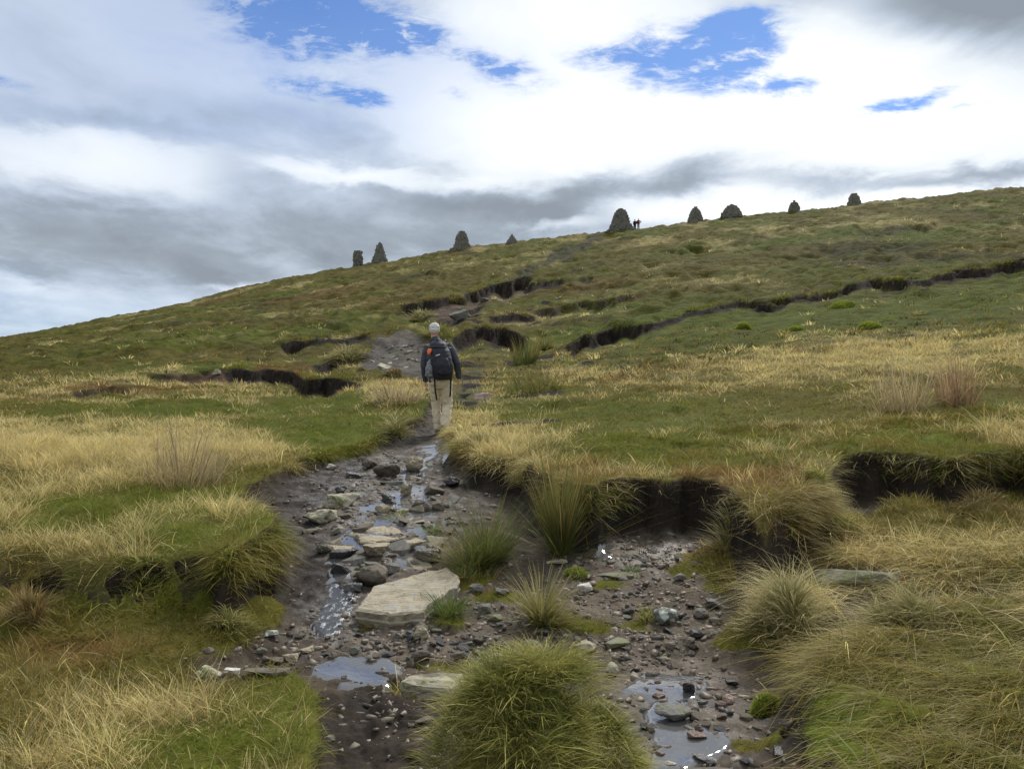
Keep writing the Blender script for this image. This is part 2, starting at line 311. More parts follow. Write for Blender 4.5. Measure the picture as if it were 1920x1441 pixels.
# ---------------------------------------------------------------- plant kinds by place
TY = ['green', 'straw', 'olive', 'rust', 'moss', 'dark']
PC = np.array([(.128, .156, .015), (.50, .41, .165), (.160, .132, .026), (.195, .112, .036), (.145, .19, .014), (.056, .053, .014)])
mo = .55*fbm(XX*1.7, YY*1.3, 81, 3); mo2 = .7*fbm(XX*1.2, YY*1.1, 82, 3); fr = sm(YY, 14, 30); f1 = lambda k, s_: (1-fr)*fbm(XX*k, YY*k, s_, 3)+2.5*fr*fbm(XX*k*.32, YY*k*.30, s_+100, 4)
Wt = np.stack([.5+.6*f1(.5, 61)+mo, .42+.8*f1(.7, 62)-mo, .75+.4*f1(.6, 63), .18+.5*f1(.4, 64)-.6*mo2, -.1+.4*f1(.8, 65), .02+.5*f1(.6, 66)], -1)
zone = [('straw', [(300, 835, 190, 45, 2.2), (90, 850, 170, 35, 2.), (740, 725, 75, 22, 1.6), (230, 1335, 300, 45, 1.3), (120, 1420, 200, 40, 1.4), (320, 1330, 120, 30, .8), (1300, 735, 220, 25, .3), (1730, 650, 260, 34, 2.), (1480, 695, 300, 36, 1.), (930, 810, 110, 36, 2.), (1300, 530, 220, 22, 1.), (800, 490, 260, 14, 1.6),
                   (480, 540, 150, 10, 1.4), (1200, 455, 230, 16, 1.2), (1620, 1090, 120, 50, 1.6), (1490, 1100, 70, 50, 2.4), (1620, 1150, 160, 40, .6), (1180, 890, 80, 20, 1.), (1000, 600, 160, 20, .8), (1500, 415, 260, 12, .8), (420, 950, 110, 18, .8), (1100, 700, 120, 25, .8), (870, 800, 60, 25, 1.)]),
        ('green', [(480, 765, 330, 28, 2.4), (620, 820, 150, 30, 2.8), (1300, 625, 260, 26, 2.4), (1560, 595, 240, 26, 2.2), (1830, 560, 200, 40, 1.4), (380, 620, 260, 30, 1.2), (160, 670, 250, 28, 1.), (1260, 800, 280, 60, 2.2), (1150, 760, 160, 30, 1.), (540, 1350, 90, 80, 1.5), (280, 1120, 250, 50, 1.2), (1700, 500, 260, 24, .9), (1150, 850, 100, 25, 1.), (380, 1000, 120, 30, 1.), (1150, 680, 130, 16, 1.), (330, 1400, 240, 50, 2.2), (560, 940, 120, 50, 1.2), (250, 960, 200, 50, 1.2), (1860, 1200, 90, 60, 1.2), (200, 950, 160, 40, 1.), (1700, 440, 250, 20, .8), (1350, 470, 200, 16, .8)]),
        ('moss', [(1555, 1370, 95, 80, 5.), (1720, 1330, 150, 70, 2.), (1880, 1250, 80, 50, 1.5), (1450, 820, 160, 25, 1.6), (1720, 815, 110, 24, 2.), (1850, 1150, 90, 30, 1.), (1400, 612, 26, 8, 2.), (1560, 598, 40, 8, 1.6), (1640, 612, 40, 8, 2.), (200, 1000, 90, 40, .6), (1880, 650, 60, 20, .8)]),
        ('rust', [(1350, 890, 210, 36, 1.5), (1090, 885, 60, 30, 1.8), (640, 550, 170, 24, 1.1), (150, 1215, 220, 32, 1.6), (1520, 1020, 200, 30, 1.5), (50, 1110, 50, 60, 2.), (540, 690, 90, 12, 2.4), (230, 725, 170, 12, 1.8), (1000, 700, 80, 20, .8), (1150, 545, 200, 24, .9), (1600, 640, 160, 14, .9), (1350, 1180, 60, 40, .8), (800, 460, 300, 12, .5), (1250, 700, 150, 20, 1.)]),
        ('dark', [(900, 650, 80, 20, .8), (1700, 480, 220, 20, 1.2), (1880, 400, 90, 18, 1.), (470, 570, 140, 10, .8), (1050, 490, 70, 25, 1.4), (300, 1060, 220, 30, .6), (850, 560, 90, 16, .6), (1000, 640, 60, 20, .6), (1560, 450, 200, 14, 1.5), (1780, 485, 300, 20, 1.3), (1250, 498, 160, 14, 1.1), (960, 545, 160, 14, .9), (330, 602, 220, 10, 1.), (600, 600, 160, 12, .9), (1400, 640, 250, 20, .5), (700, 520, 120, 10, .8), (1100, 600, 120, 14, .8)]),
        ('olive', [(300, 1180, 300, 60, .8), (1740, 1250, 240, 130, 1.7), (300, 1320, 300, 60, .7), (1000, 520, 700, 60, .5), (1700, 980, 250, 50, 1.), (1350, 770, 330, 60, 1.1), (1250, 480, 300, 30, .8), (150, 640, 300, 30, .8)])]
zn = np.clip(fbm(UU/45, VZ/16, 68, 3), -.8, .8)
for ty_, bl in zone:
    for (u, v, ru, rv, a) in bl: Wt[..., TY.index(ty_)] += a*(.75+.7*zn)*blob(UU+wu, VZ+wv, u, v, ru, rv)
Wt[..., 5] += .40*fr*(.6+.8*fbm(XX*.25, YY*.22, 85, 3)); Wt[..., 2] += .35*fr; Wt[..., 1] -= fr*(.34-1.5*np.clip(fbm(XX*.24, YY*.17, 86, 4)+.05, -.2, .5)); Wt[..., 0] += fr*(.34+.7*np.clip(fbm(XX*.18, YY*.16, 87, 4), -.3, .5))
lr = blob(UU, VZ, 1740, 1300, 230, 110)*(YY < 7); Wt[..., 1] -= .6*lr; Wt[..., 5] += .7*lr*(.6+.8*mo); Wt[..., 0] += .5*lr
Wt = np.maximum(Wt, 0.02)**(2.2+1.4*fr[..., None]); Wt /= Wt.sum(-1, keepdims=True)
turfcol = np.tensordot(Wt, PC, 1)
far = sm(YY, 8, 25)
# ground colour
dirt = np.array((.024, .018, .0135)); mudc = np.array((.066, .051, .036)); grav = np.array((.115, .092, .068))
gz = np.zeros_like(Z)
for b in [(760, 1210, 260, 45), (1210, 1150, 160, 90), (1300, 1330, 130, 110), (1230, 1040, 130, 40), (900, 1140, 200, 60), (720, 960, 110, 90), (720, 1340, 70, 60)]: gz += blob(UU, VZ, *b)
nn = fbm(XX*4, YY*4, 71, 4)
lowcol = dirt+(mudc-dirt)*sm(nn+.25, -.3, .5)[..., None]
lowcol = lowcol+(grav-lowcol)*np.clip(gz*(.8+.5*nn), 0, 1)[..., None]
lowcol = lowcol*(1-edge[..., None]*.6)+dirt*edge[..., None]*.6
tc_ = turfcol*(.55-.08*far)[..., None]
base = tc_*cover[..., None]+(1-cover)[..., None]*np.where((bare > .3)[..., None], bcol*(1+.35*nn[..., None]), lowcol)
dk = np.clip(np.maximum(peat, steep), 0, 1)[..., None]
base = base*(1-dk)+dirt*(1+1.1*fbm(XX*9+Z*5, YY*5+Z*11, 73, 4)[..., None])*dk
pz = np.zeros_like(Z)
for b in [(560, 920, 60, 36), (560, 1030, 45, 70), (545, 1100, 60, 40), (525, 985, 50, 50), (600, 890, 60, 25), (720, 1330, 90, 50), (940, 900, 70, 45), (1230, 960, 150, 30), (1690, 920, 140, 36), (650, 860, 45, 16), (775, 805, 30, 15), (650, 1400, 50, 60), (640, 1130, 30, 40), (1480, 1330, 60, 60)]: pz += blob(UU+wu*2, VZ+wv*2, *b)
pz = (np.clip(pz*1.4, 0, 1)*(1-cover)*(YY < 17))[..., None]; base = base*(1-pz)+dirt*(1.1+.5*nn[..., None])*pz; base = base*(1-hol[..., None])+dirt*hol[..., None]
wet = np.clip((1-cover)*low*(.14+1.1*np.clip(blob(UU, VZ, 720, 950, 150, 130)+blob(UU, VZ, 640, 1170, 90, 60)+blob(UU, VZ, 1290, 1350, 130, 90)+blob(UU, VZ, 1250, 1030, 160, 50)*.7, 0, 1)), 0, 1)*(YY < 17)*(1-steep*.4)
# raster sampling
jS = np.arange(NS); iY = np.arange(NY)
def samp(a, x, y):
    s = x/y; fj = np.clip(np.interp(s, S, jS), 0, NS-1.001); fi = np.clip(np.interp(y, Y, iY), 0, NY-1.001)
    j = fj.astype(int); i = fi.astype(int); dj = fj-j; di = fi-i
    if a.ndim == 3: dj = dj[:, None]; di = di[:, None]
    return (a[i, j]*(1-dj)+a[i, j+1]*dj)*(1-di)+(a[i+1, j]*(1-dj)+a[i+1, j+1]*dj)*di
def ground(x, y): return float(samp(Z, np.array([x]), np.array([y]))[0])
def hit(u, v, ymax=130):
    s = (u-960)/F; j = int(np.clip(round(np.interp(s, S, jS)), 0, NS-1)); col = VZ[:, j]
    ok = np.nonzero((col <= v) & (Y > 2.3) & (Y < ymax))[0]
    i = ok[0] if len(ok) else NY-60
    y = Y[i]
    if i > 0 and col[i-1] > v: f = (col[i-1]-v)/(col[i-1]-col[i]); y = Y[i-1]+(Y[i]-Y[i-1])*f
    return s*y, y, ground(s*y, y)
# mesh
idx = (iY[:-1, None]*NS+jS[None, :-1]).ravel()
quads = np.stack([idx, idx+1, idx+NS+1, idx+NS], 1)
co = np.stack([XX, YY, Z], -1).reshape(-1, 3)
me = np_mesh('moorland', co, quads, base.reshape(-1, 3), True, {'wet': wet, 'far': far})
tag(link('ground', me, ground_mat()), kind='structure')
# apron behind and beside the camera
g = [(-2600, -2600), (2600, -2600), (2600, .24), (-2600, .24)]
me = np_mesh('moor_apron', [(x, y, -.25) for x, y in g], [(0, 1, 2, 3)], [PC[2]]*4, attrs={'wet': [0]*4, 'far': [1]*4})
tag(link('terrain', me, bpy.data.materials['moor_ground']), kind='structure')
# ---------------------------------------------------------------- grass blades
def blades(p, az, tilt, L, W, droop, cb, ct, segs=3, r=None):
    """p roots (n,3); az heading; tilt from vertical; droop bends the tip over; returns verts, tris, colours"""
    r = r or rng; n = len(p)
    out = np.stack([np.cos(az), np.sin(az), np.zeros(n)], -1); up = np.array([0, 0, 1.])
    ax = az+np.pi/2+r.uniform(-1.1, 1.1, n)
    wv_ = np.stack([np.cos(ax), np.sin(ax), r.uniform(-.25, .25, n)], -1)
    ts = np.linspace(0, 1, segs+1)
    V = []; Cc = []
    st = np.sin(tilt)[:, None]; ct_ = np.cos(tilt)[:, None]
    for k, t in enumerate(ts):
        q = p+L[:, None]*(t*(ct_*up+st*out)+(droop[:, None]*t*t)*(out*.55-up*.55))
        w = W[:, None]*.5*(1-.25*t if k < segs else 0)
        c = cb+(ct-cb)*t**1.3
        if k < segs: V += [q-wv_*w, q+wv_*w]; Cc += [c, c]
        else: V.append(q); Cc.append(c)
    nv = 2*segs+1
    V = np.stack(V, 1).reshape(-1, 3); Cc = np.stack(Cc, 1).reshape(-1, 3)
    tr = []
    for k in range(segs-1): tr += [(2*k, 2*k+1, 2*k+3), (2*k, 2*k+3, 2*k+2)]
    tr.append((2*segs-2, 2*segs-1, 2*segs))
    tr = (np.array(tr)[None]+(np.arange(n)*nv)[:, None, None]).reshape(-1, 3)
    return V, tr, Cc
def join(parts):
    vs, ts, cs = [], [], []; o = 0
    for v, t, c in parts: vs.append(v); ts.append(t+o); cs.append(c); o += len(v)
    return np.concatenate(vs), np.concatenate(ts), np.concatenate(cs)
def scatter(n, y0, y1, smax, pw=1.0):
    u = rng.random(n); a = pw+1
    y = (y0**a+(y1**a-y0**a)*u)**(1/a) if abs(a) > 1e-6 else y0*(y1/y0)**u
    s = rng.uniform(-smax, smax, n)
    return s*y, y
def pick_type(w):
    c = np.cumsum(w, -1); u = rng.random(len(w))[:, None]*c[:, -1:]
    return (u > c).sum(-1).clip(0, 5)
GM = grass_mat('grass_blades')
LEN = np.array([.085, .21, .125, .14, .04, .10])       # by kind
TIP = np.array([(.20, .205, .032), (.68, .56, .26), (.30, .24, .065), (.34, .205, .07), (.20, .25, .024), (.115, .10, .03)])
def jitter(c, k): 
    f = np.exp(rng.normal(0, k, (len(c), 1)))*np.exp(rng.normal(0, .06, (len(c), 3)))
    return c*f
def field(n_tuft, per, y0, y1, smax, wk, segs, rad, lenk=1., wmin=.0035, thr=.35, pw=1., upk=1., tv=.2, mw=None):
    x, y = scatter(n_tuft, y0, y1, smax, pw)
    cv = samp(cover, x, y); k = cv > thr+.45*rng.random(n_tuft)*.8
    x, y = x[k], y[k]; n = len(x)
    w = samp(Wt, x, y)**1.6 if mw is None else .35*samp(Wt, x, y)+np.array(mw)[None]; t = pick_type(w)
    tl = np.exp(rng.normal(0, .22, n))*lenk; taz = rng.uniform(0, 2*np.pi, n)
    tcol = np.exp(np.clip(rng.normal(0, tv, n), -.9, .5))
    i = np.repeat(np.arange(n), per); N = len(i)
    rr = rad*np.sqrt(rng.random(N))*np.where(t[i] == 1, .8, 1); a = rng.uniform(0, 2*np.pi, N)
    bx = x[i]+rr*np.cos(a); by = np.maximum(y[i]+rr*np.sin(a), 2.3)
    ok = samp(cover, bx, by) > .25
    i, bx, by, a, rr = i[ok], bx[ok], by[ok], a[ok], rr[ok]; N = len(i)
    bt = np.where(rng.random(N) < (.72 if mw is None else .93), t[i], pick_type(samp(Wt, bx, by)))
    L = LEN[bt]*tl[i]*rng.uniform(.55, 1.25, N)
    fk = sm(by, 10, 40); L = np.maximum(L*(1-.15*fk), fk*.17*rng.uniform(.7, 1.3, N)); L = np.minimum(L, np.where(by < 10, .72, .15+.0062*by))
    gx = samp(GX, bx, by); gy = samp(GY, bx, by)
    ed = np.clip(np.hypot(gx, gy)-.25, 0, 1)*(by < 17)
    az = np.where(rng.random(N) < .6*np.clip(ed*2, 0, 1), np.arctan2(-gy, -gx)+rng.normal(0, .5, N), np.where(rng.random(N) < .3, taz[i], a+rng.normal(0, .5, N)))
    sweep = (bx/by > .33) & (by < 6.2)                # the big tangle at the lower right lies over to the left
    az = np.where(sweep & (rng.random(N) < .75), np.pi+.35+rng.normal(0, .45, N), az)
    L = np.where(sweep & (bt != 4), L*rng.uniform(1.1, 2.4, N), L)
    tilt = np.clip(rng.normal(.42, .22, N)+.35*rr/rad+.5*ed+.35*sweep, .02, 1.5)*np.where(bt == 1, .8*upk, 1)
    droop = np.clip(rng.normal(.45, .22, N)+.45*ed+.35*sweep, .05, 1.2)*np.where(bt == 4, .3, 1)
    fl_ = rng.random(N) < .16; tilt = np.where(fl_, rng.uniform(1.1, 1.5, N), tilt); az = np.where(fl_, rng.uniform(0, 6.28, N), az); droop = np.where(fl_, .15, droop)      # dead thatch lying flat
    W = np.maximum(wmin, by*wk)*np.exp(rng.normal(-.08, .38, N))*np.where(bt == 4, 1.2, 1)
    cb = jitter(PC[bt]*tcol[i][:, None]*.9, .16)
    ct = jitter(TIP[bt]*tcol[i][:, None], .18)
    g = rng.random(N)[:, None]**2
    ct = ct*(1-.5*g)+cb*.5*g
    p = np.stack([bx, by, samp(Z, bx, by)-.012-.004*by*fk], -1)
    return blades(p, az, tilt, L, W, droop, cb, ct, segs)
near_p = [field(7200, 34, 2.45, 10.5, .84, .0005, 3, .10, wmin=.0028, pw=.75),
          field(7000, 32, 2.45, 10.5, .84, .00055, 2, .14, lenk=.5, wmin=.0028, pw=.75)]
mid_p = [field(22000, 16, 10, 31, .80, .00065, 2, .20, wmin=.005, lenk=.85), field(9000, 10, 10, 20, .78, .00085, 2, .16, wmin=.006, lenk=.6)]
far_p = [field(34000, 8, 30, 122, .78, .0011, 1, .40, wmin=.02, lenk=1.2, tv=.34), field(15000, 22, 38, 122, .78, .0013, 1, .45, wmin=.02, lenk=2.5, tv=.6),
         field(7500, 20, 19, 60, .78, .0011, 2, .24, wmin=.014, lenk=2.1, tv=.5, mw=(.12, .08, .36, .1, .02, .42)), field(8000, 16, 60, 122, .78, .0012, 1, .5, wmin=.03, lenk=3., tv=.5, mw=(.08, .10, .32, .16, 0, .45))]
# grass hanging over the torn edges
def fringe(n, y0, y1, wk, per=1):
    wgt = np.where((YY > y0) & (YY < y1), np.maximum(np.where(YY < 17, edge*m, 0)*1.0, rim), 0)*(np.abs(SS) < .84)*YY**1.0
    wgt = wgt*(.02+np.clip(.12+1.7*fbm(XX*1.3, YY*1.3, 77, 2), 0, 1.4))
    c = np.cumsum(wgt.ravel()); k = np.searchsorted(c, rng.random(n)*c[-1])
    x = XX.ravel()[k]*1.0; y = YY.ravel()[k]*1.0
    x += rng.normal(0, .002, n)*y; y += rng.normal(0, .002, n)*y; y = np.maximum(y, 2.3)
    hgt = np.clip((samp(m, x, y)-.12)/.6, 0, 1)*(y < 17)+(y >= 17)
    gx = samp(GX, x, y); gy = samp(GY, x, y); az = np.arctan2(-gy, -gx)+rng.normal(0, .6, n)
    az = np.where(y >= 17, -np.pi/2+rng.normal(0, .7, n), az)
    t = pick_type(samp(Wt, x, y)*np.array([1, 1.1, 1.3, 1.6, .3, .8]))
    L = rng.uniform(.06, .21, n)*np.where(y < 17, 1, .9+.5*rng.random(n))*(.6+.4*hgt)
    tilt = np.clip(rng.normal(.95, .35, n), .1, 1.7); droop = np.clip(rng.normal(1., .35, n), .2, 1.8)
    fy = y >= 17; az = np.where(fy, rng.uniform(0, 6.28, n), az); tilt = np.where(fy, np.abs(rng.normal(.45, .25, n)), tilt); droop = np.where(fy, rng.uniform(.2, .9, n), droop); L = np.where(fy, rng.uniform(.10, .30, n), L)
    W = np.maximum(.0035, y*wk)*rng.uniform(.6, 1.3, n)
    cb = jitter(PC[t]*.95, .2); ct = jitter(TIP[t]*.95, .2)
    kk = hgt > np.where(rng.random(n) < .8, .62, .25)
    p = np.stack([x, y, samp(Z, x, y)-.005], -1)
    return blades(p[kk], az[kk], tilt[kk], L[kk], W[kk], droop[kk], cb[kk], ct[kk], 3)
near_p.append(field(5200, 30, 2.45, 5.6, .84, .0005, 2, .12, lenk=.42, wmin=.003, pw=.6))
near_p.append(fringe(23000, 2.5, 14, .00055)); mid_p.append(fringe(6000, 14, 75, .0008))
V_, T_, C_ = join(near_p+mid_p+far_p)
tag(link('moor_grass', np_mesh('moor_grass', V_, T_, C_), GM), 'mixed green and straw moor grass covering the hillside', 'grass', kind='stuff')
print('grass tris', len(T_))

# ---------------------------------------------------------------- clumps one can tell apart
G_ = dict(rush=((.085, .11, .028), (.34, .25, .085)), rushtop=((.11, .13, .035), (.40, .23, .095)), pale=((.19, .18, .06), (.62, .53, .30)), fresh=((.11, .15, .035), (.17, .20, .06)),
          yellow=((.15, .15, .04), (.42, .36, .15)), reed=((.30, .235, .125), (.54, .44, .27)), redreed=((.26, .17, .09), (.46, .32, .20)), mix=((.145, .158, .03), (.43, .37, .12)), moss=((.20, .25, .03), (.34, .38, .06)), brown=((.15, .11, .04), (.33, .245, .10)))
def clump(name, label, cat, u, v, wpx, hpx, kind, n, up=.5, drp=.5, lean=0., dome=.0, group=None, base=.35, bw=None, sub_=0):
    x, y, z = hit(u, v)
    R = wpx*y/F/2; Hh = hpx*y/F; r = np.random.default_rng(int(u*7+v))
    a = r.uniform(0, 2*np.pi, n); q = np.sqrt(r.random(n)); rr = q*R*base
    bx = rr*np.cos(a); by = rr*np.sin(a); hs = np.ones(n)
    if sub_:                                          # several crowns grown together, uneven heights
        ca = r.uniform(0, 6.28, sub_); cr = R*base*np.sqrt(r.random(sub_))*.85; ch = r.uniform(.38, 1.05, sub_); cz = r.uniform(.3, .55, sub_)
        ch[0] = 1.05; cr[0] *= .3; k_ = r.integers(0, sub_, n); hs = ch[k_]
        bx = cr[k_]*np.cos(ca[k_])+rr*cz[k_]*np.cos(a); by = cr[k_]*np.sin(ca[k_])*.8+rr*cz[k_]*np.sin(a); q = np.clip(np.hypot(bx, by)/(R*base), 0, 1)*.6+.4*q
    zz = np.array([ground(x+i, max(2.3, y+j)) for i, j in zip(bx, by)])-z-.02 + dome*Hh*(1-q**(6 if sub_ > 8 else 2))*hs
    az = a+r.normal(0, .55, n)+1.6*fbm(bx*4+u, by*4, 3, 2)
    tilt = np.clip(q*(1-up)*1.5+np.abs(r.normal(0, .2, n)), 0, 1.45)
    spread = np.maximum(R*(1-base), .02)/np.maximum(np.sin(tilt)+drp*.55, .25)
    L = np.minimum(Hh*(1-dome)/np.maximum(np.cos(tilt)-drp*.45, .35), spread*1.5+Hh*.25)*r.uniform(.42, 1.14, n)*hs
    if lean:
        az = np.where(r.random(n) < .6, lean+r.normal(0, .4, n), az)
    dr = np.clip(r.normal(drp, .18, n), 0, 1.3)
    W = np.full(n, bw or max(.0036, y*.0006))*np.exp(r.normal(-.05, .4, n)); th_ = r.random(n) < .12; tilt = np.where(th_, r.uniform(1.0, 1.5, n), tilt); az = az+np.where(th_, r.normal(0, 1., n), 0)
    c0, c1 = (np.array(c)*k_ for c, k_ in zip(G_[kind], (1.05, 1.12)))
    f = np.exp(r.normal(0, .22, (n, 1))); g = np.clip(.45+.9*fbm(bx*7+v, by*7, 9, 2)+.25*q+r.normal(0, .3, n), 0, 1)[:, None]
    cb = c0*f*np.ones((n, 3)); ct = (c1*g+c0*1.15*(1-g))*f
    Vv, Tt, Cc = blades(np.stack([bx, by, zz], -1), az, tilt, L, W, dr, cb, ct, 3, r)
    return tag(link(name, np_mesh(name, Vv, Tt, Cc), GM, loc=(x, y, z)), label, cat, group)
gt = 'grass tussocks'; gr_ = 'rush clumps'; gs = 'small tufts in the stony channel'
clump('rush_clump', 'wide dark green rush clump with brown tips, left of the taller reddish clump', 'rush', 912, 1062, 185, 160, 'rush', 1500, .42, .25, base=.5, sub_=4, group=gr_)
clump('rush_clump', 'tall narrow rush clump with reddish upright stems in front of the black peat bank', 'rush', 1050, 1040, 125, 225, 'rushtop', 900, .78, .08, base=.4, sub_=3, group=gr_)
clump('grass_tussock', 'yellow brown tussock on the stones in mid gully, below the two rush clumps', 'grass', 1018, 1165, 125, 118, 'yellow', 900, .55, .35, sub_=3, group=gt)
clump('grass_tussock', 'huge rounded green tussock at the bottom centre of the photo', 'grass', 1012, 1472, 345, 258, 'mix', 16000, .42, .7, dome=.8, base=1.05, sub_=16, bw=.0027, group=gt)
clump('grass_tussock', 'pale straw tussock with a shaggy top beside the moss grown slab', 'grass', 1480, 1190, 215, 150, 'pale', 2300, .4, .6, dome=.45, base=.72, sub_=5, group=gt)
clump('grass_tussock', 'small bleached tussock at the foot of the peat wall', 'grass', 1368, 1004, 90, 66, 'pale', 420, .45, .5, group=gt)
clump('rush_clump', 'pale dry rush stems standing on the turf above the right bank', 'rush', 1690, 770, 115, 125, 'reed', 230, .86, .08, base=.7, bw=.008, group=gr_)
clump('rush_clump', 'reddish dry rush stems beside the pale ones above the right bank', 'rush', 1795, 757, 90, 118, 'redreed', 260, .88, .06, base=.7, bw=.008, group=gr_)
clump('rush_clump', 'tall brown rushes in the pale grass on the left bank', 'rush', 350, 905, 170, 150, 'reed', 330, .82, .1, base=.75, bw=.006, group=gr_)
clump('grass_tussock', 'short fresh green tuft against the right end of the large tan slab', 'grass', 842, 1153, 82, 56, 'fresh', 420, .5, .3, group=gt)
clump('grass_tussock', 'yellowish drooping tuft below the left bank beside the waterfall', 'grass', 425, 1180, 125, 66, 'yellow', 800, .4, .8, sub_=4, dome=.4, base=.8, group=gt)
clump('grass_tussock', 'pale shaggy tuft overhanging the corner of the left bank', 'grass', 420, 1060, 90, 54, 'mix', 520, .35, .9, sub_=4, dome=.4, base=.8, group=gt)
clump('grass_tussock', 'olive tuft against the foot of the left bank, above the yellowish drooping one', 'grass', 270, 1120, 150, 84, 'mix', 900, .4, .8, sub_=5, dome=.4, base=.85, group=gt)
clump('grass_tussock', 'tall rust brown grass clump at the left edge below the bank', 'grass', 50, 1165, 120, 120, 'brown', 900, .6, .5, sub_=4, dome=.3, base=.8, group=gt)
clump('grass_tussock', 'small green tuft growing beside the lichen spotted boulder', 'grass', 1214, 1160, 44, 36, 'mix', 200, .5, .3, group=gs)
clump('grass_tussock', 'small green tuft in the grey gravel up the gully, above the lichen spotted boulder', 'grass', 1184, 1072, 34, 24, 'fresh', 160, .5, .3, group=gs)
clump('grass_tussock', 'pale tuft on the edge of the left turf next to the hiker', 'grass', 744, 812, 66, 46, 'pale', 360, .4, .6, group=gt)
clump('grass_tussock', 'low green tuft behind the upper corner of the large tan slab', 'grass', 868, 1082, 60, 36, 'fresh', 260, .45, .4, group=gs)
clump('grass_tussock', 'low green tuft in the stream left of the wide rush clump', 'grass', 812, 1000, 46, 26, 'fresh', 200, .45, .4, group=gs)
clump('grass_tussock', 'flat green tuft in the stream above the tan flagstones', 'grass', 748, 972, 60, 18, 'mix', 200, .3, .5, group=gs)
clump('grass_tussock', 'short brownish tuft under the front edge of the large tan slab', 'grass', 700, 1172, 70, 24, 'brown', 220, .4, .5, group=gs)
clump('rush_clump', 'round dark green rush tuft in front of the long peat scar', 'rush', 1020, 655, 40, 28, 'rush', 260, .4, .3, bw=.02, group=gr_)
clump('rush_clump', 'upright olive rushes on the slope just right of the hiker', 'rush', 985, 682, 60, 58, 'rush', 320, .8, .1, base=.7, bw=.014, group=gr_)
clump('rush_clump', 'reddish rush patch on the near side of the path left of the hiker', 'rush', 745, 748, 110, 50, 'reed', 300, .7, .2, base=.8, bw=.012, group=gr_)
clump('rush_clump', 'olive rushes fringing the track right of the hiker, below the upright rushes', 'rush', 1000, 732, 130, 44, 'rush', 420, .7, .2, base=.8, bw=.012, group=gr_)
clump('grass_tussock', 'shaggy pale hummock island beside the slate ledges left of the hiker', 'grass', 652, 676, 76, 34, 'pale', 520, .35, .7, dome=.5, base=.7, bw=.018, group=gt)
clump('grass_tussock', 'brown hummock at the edge of the slate ledges below the pale island', 'grass', 738, 704, 40, 20, 'brown', 260, .35, .6, dome=.5, base=.7, bw=.016, group=gt)
clump('grass_tussock', 'yellow hummock on the path just above the head of the hiker', 'grass', 828, 632, 60, 34, 'mix', 420, .35, .6, dome=.5, base=.7, bw=.022, group=gt)
clump('grass_tussock', 'pale hummock on the worn path far up, beside the tilted grey flagstone', 'grass', 790, 596, 64, 20, 'pale', 420, .35, .6, dome=.5, base=.7, bw=.03, group=gt)
clump('grass_tussock', 'yellow hummock beside the dark bare peat high on the path', 'grass', 850, 566, 36, 16, 'yellow', 300, .35, .6, dome=.5, base=.7, bw=.035, group=gt)
clump('grass_tussock', 'thin bleached grass stalks on the shelf below the right bank', 'grass', 1785, 1050, 90, 70, 'pale', 140, .6, .3, base=.8, group=gt)
clump('grass_tussock', 'brown hummock under the right bank near the photo edge', 'grass', 1850, 955, 160, 60, 'brown', 1100, .4, .7, dome=.5, base=.85, sub_=5, group=gt)
clump('grass_tussock', 'olive hummock under the step in the right bank, left of the brown hummock', 'grass', 1560, 985, 160, 56, 'mix', 1100, .4, .7, dome=.5, base=.85, sub_=5, group=gt)
clump('grass_tussock', 'tall pale grass fountain on top of the lower right mound', 'grass', 1700, 1170, 230, 120, 'pale', 1100, .4, .6, lean=2.9, dome=.3, base=.8, sub_=5, group=gt)
clump('grass_tussock', 'golden shaggy tussock crowning the right bank above the tall reddish rush clump', 'grass', 1010, 850, 150, 38, 'yellow', 600, .35, .7, dome=.3, base=.7, group=gt)
clump('grass_tussock', 'bleached tussock on the bank edge at the right of the feet of the hiker', 'grass', 905, 832, 100, 40, 'pale', 560, .4, .6, dome=.3, base=.7, group=gt)
def moss(label, u, v, w, h):
    x, y, z = hit(u, v); k = y/F; n = 700; r = np.random.default_rng(int(u))
    a = r.uniform(0, 2*np.pi, n); q = np.sqrt(r.random(n)); bx = q*w*k/2*np.cos(a); by = q*w*k/2*np.sin(a)*.8
    zz = np.array([ground(x+i, y+j) for i, j in zip(bx, by)])-z-.01+h*k*.75*(1-q**2)
    L = np.full(n, h*k*.4)*r.uniform(.6, 1.3, n); f = np.exp(r.normal(0, .2, (n, 1)))
    Vv, Tt, Cc = blades(np.stack([bx, by, zz], -1), a, q*.9, L, np.full(n, max(.008, y*.0016)), r.uniform(.1, .5, n), np.array(G_['moss'][0])*f, np.array(G_['moss'][1])*f, 2, r)
    tag(link('moss_cushion', np_mesh('moss_cushion', Vv, Tt, Cc), GM, loc=(x, y, z)), label, 'moss', 'moss cushions')
moss('yellow green moss cushion in the dark mud right of the pools', 1432, 1320, 52, 24)
moss('yellow moss dome on the green slope, leftmost below the long scar', 1394, 617, 24, 14)
moss('long low yellow moss dome touching the long peat scar', 1578, 573, 44, 9)
moss('pale yellow moss dome on the green slope, right of the leftmost dome', 1492, 618, 26, 8)
moss('vivid green moss patch on the slope below the right end of the scar', 1630, 614, 40, 12)
moss('bright moss on the stones right of the yellow brown tussock', 1082, 1076, 50, 16)
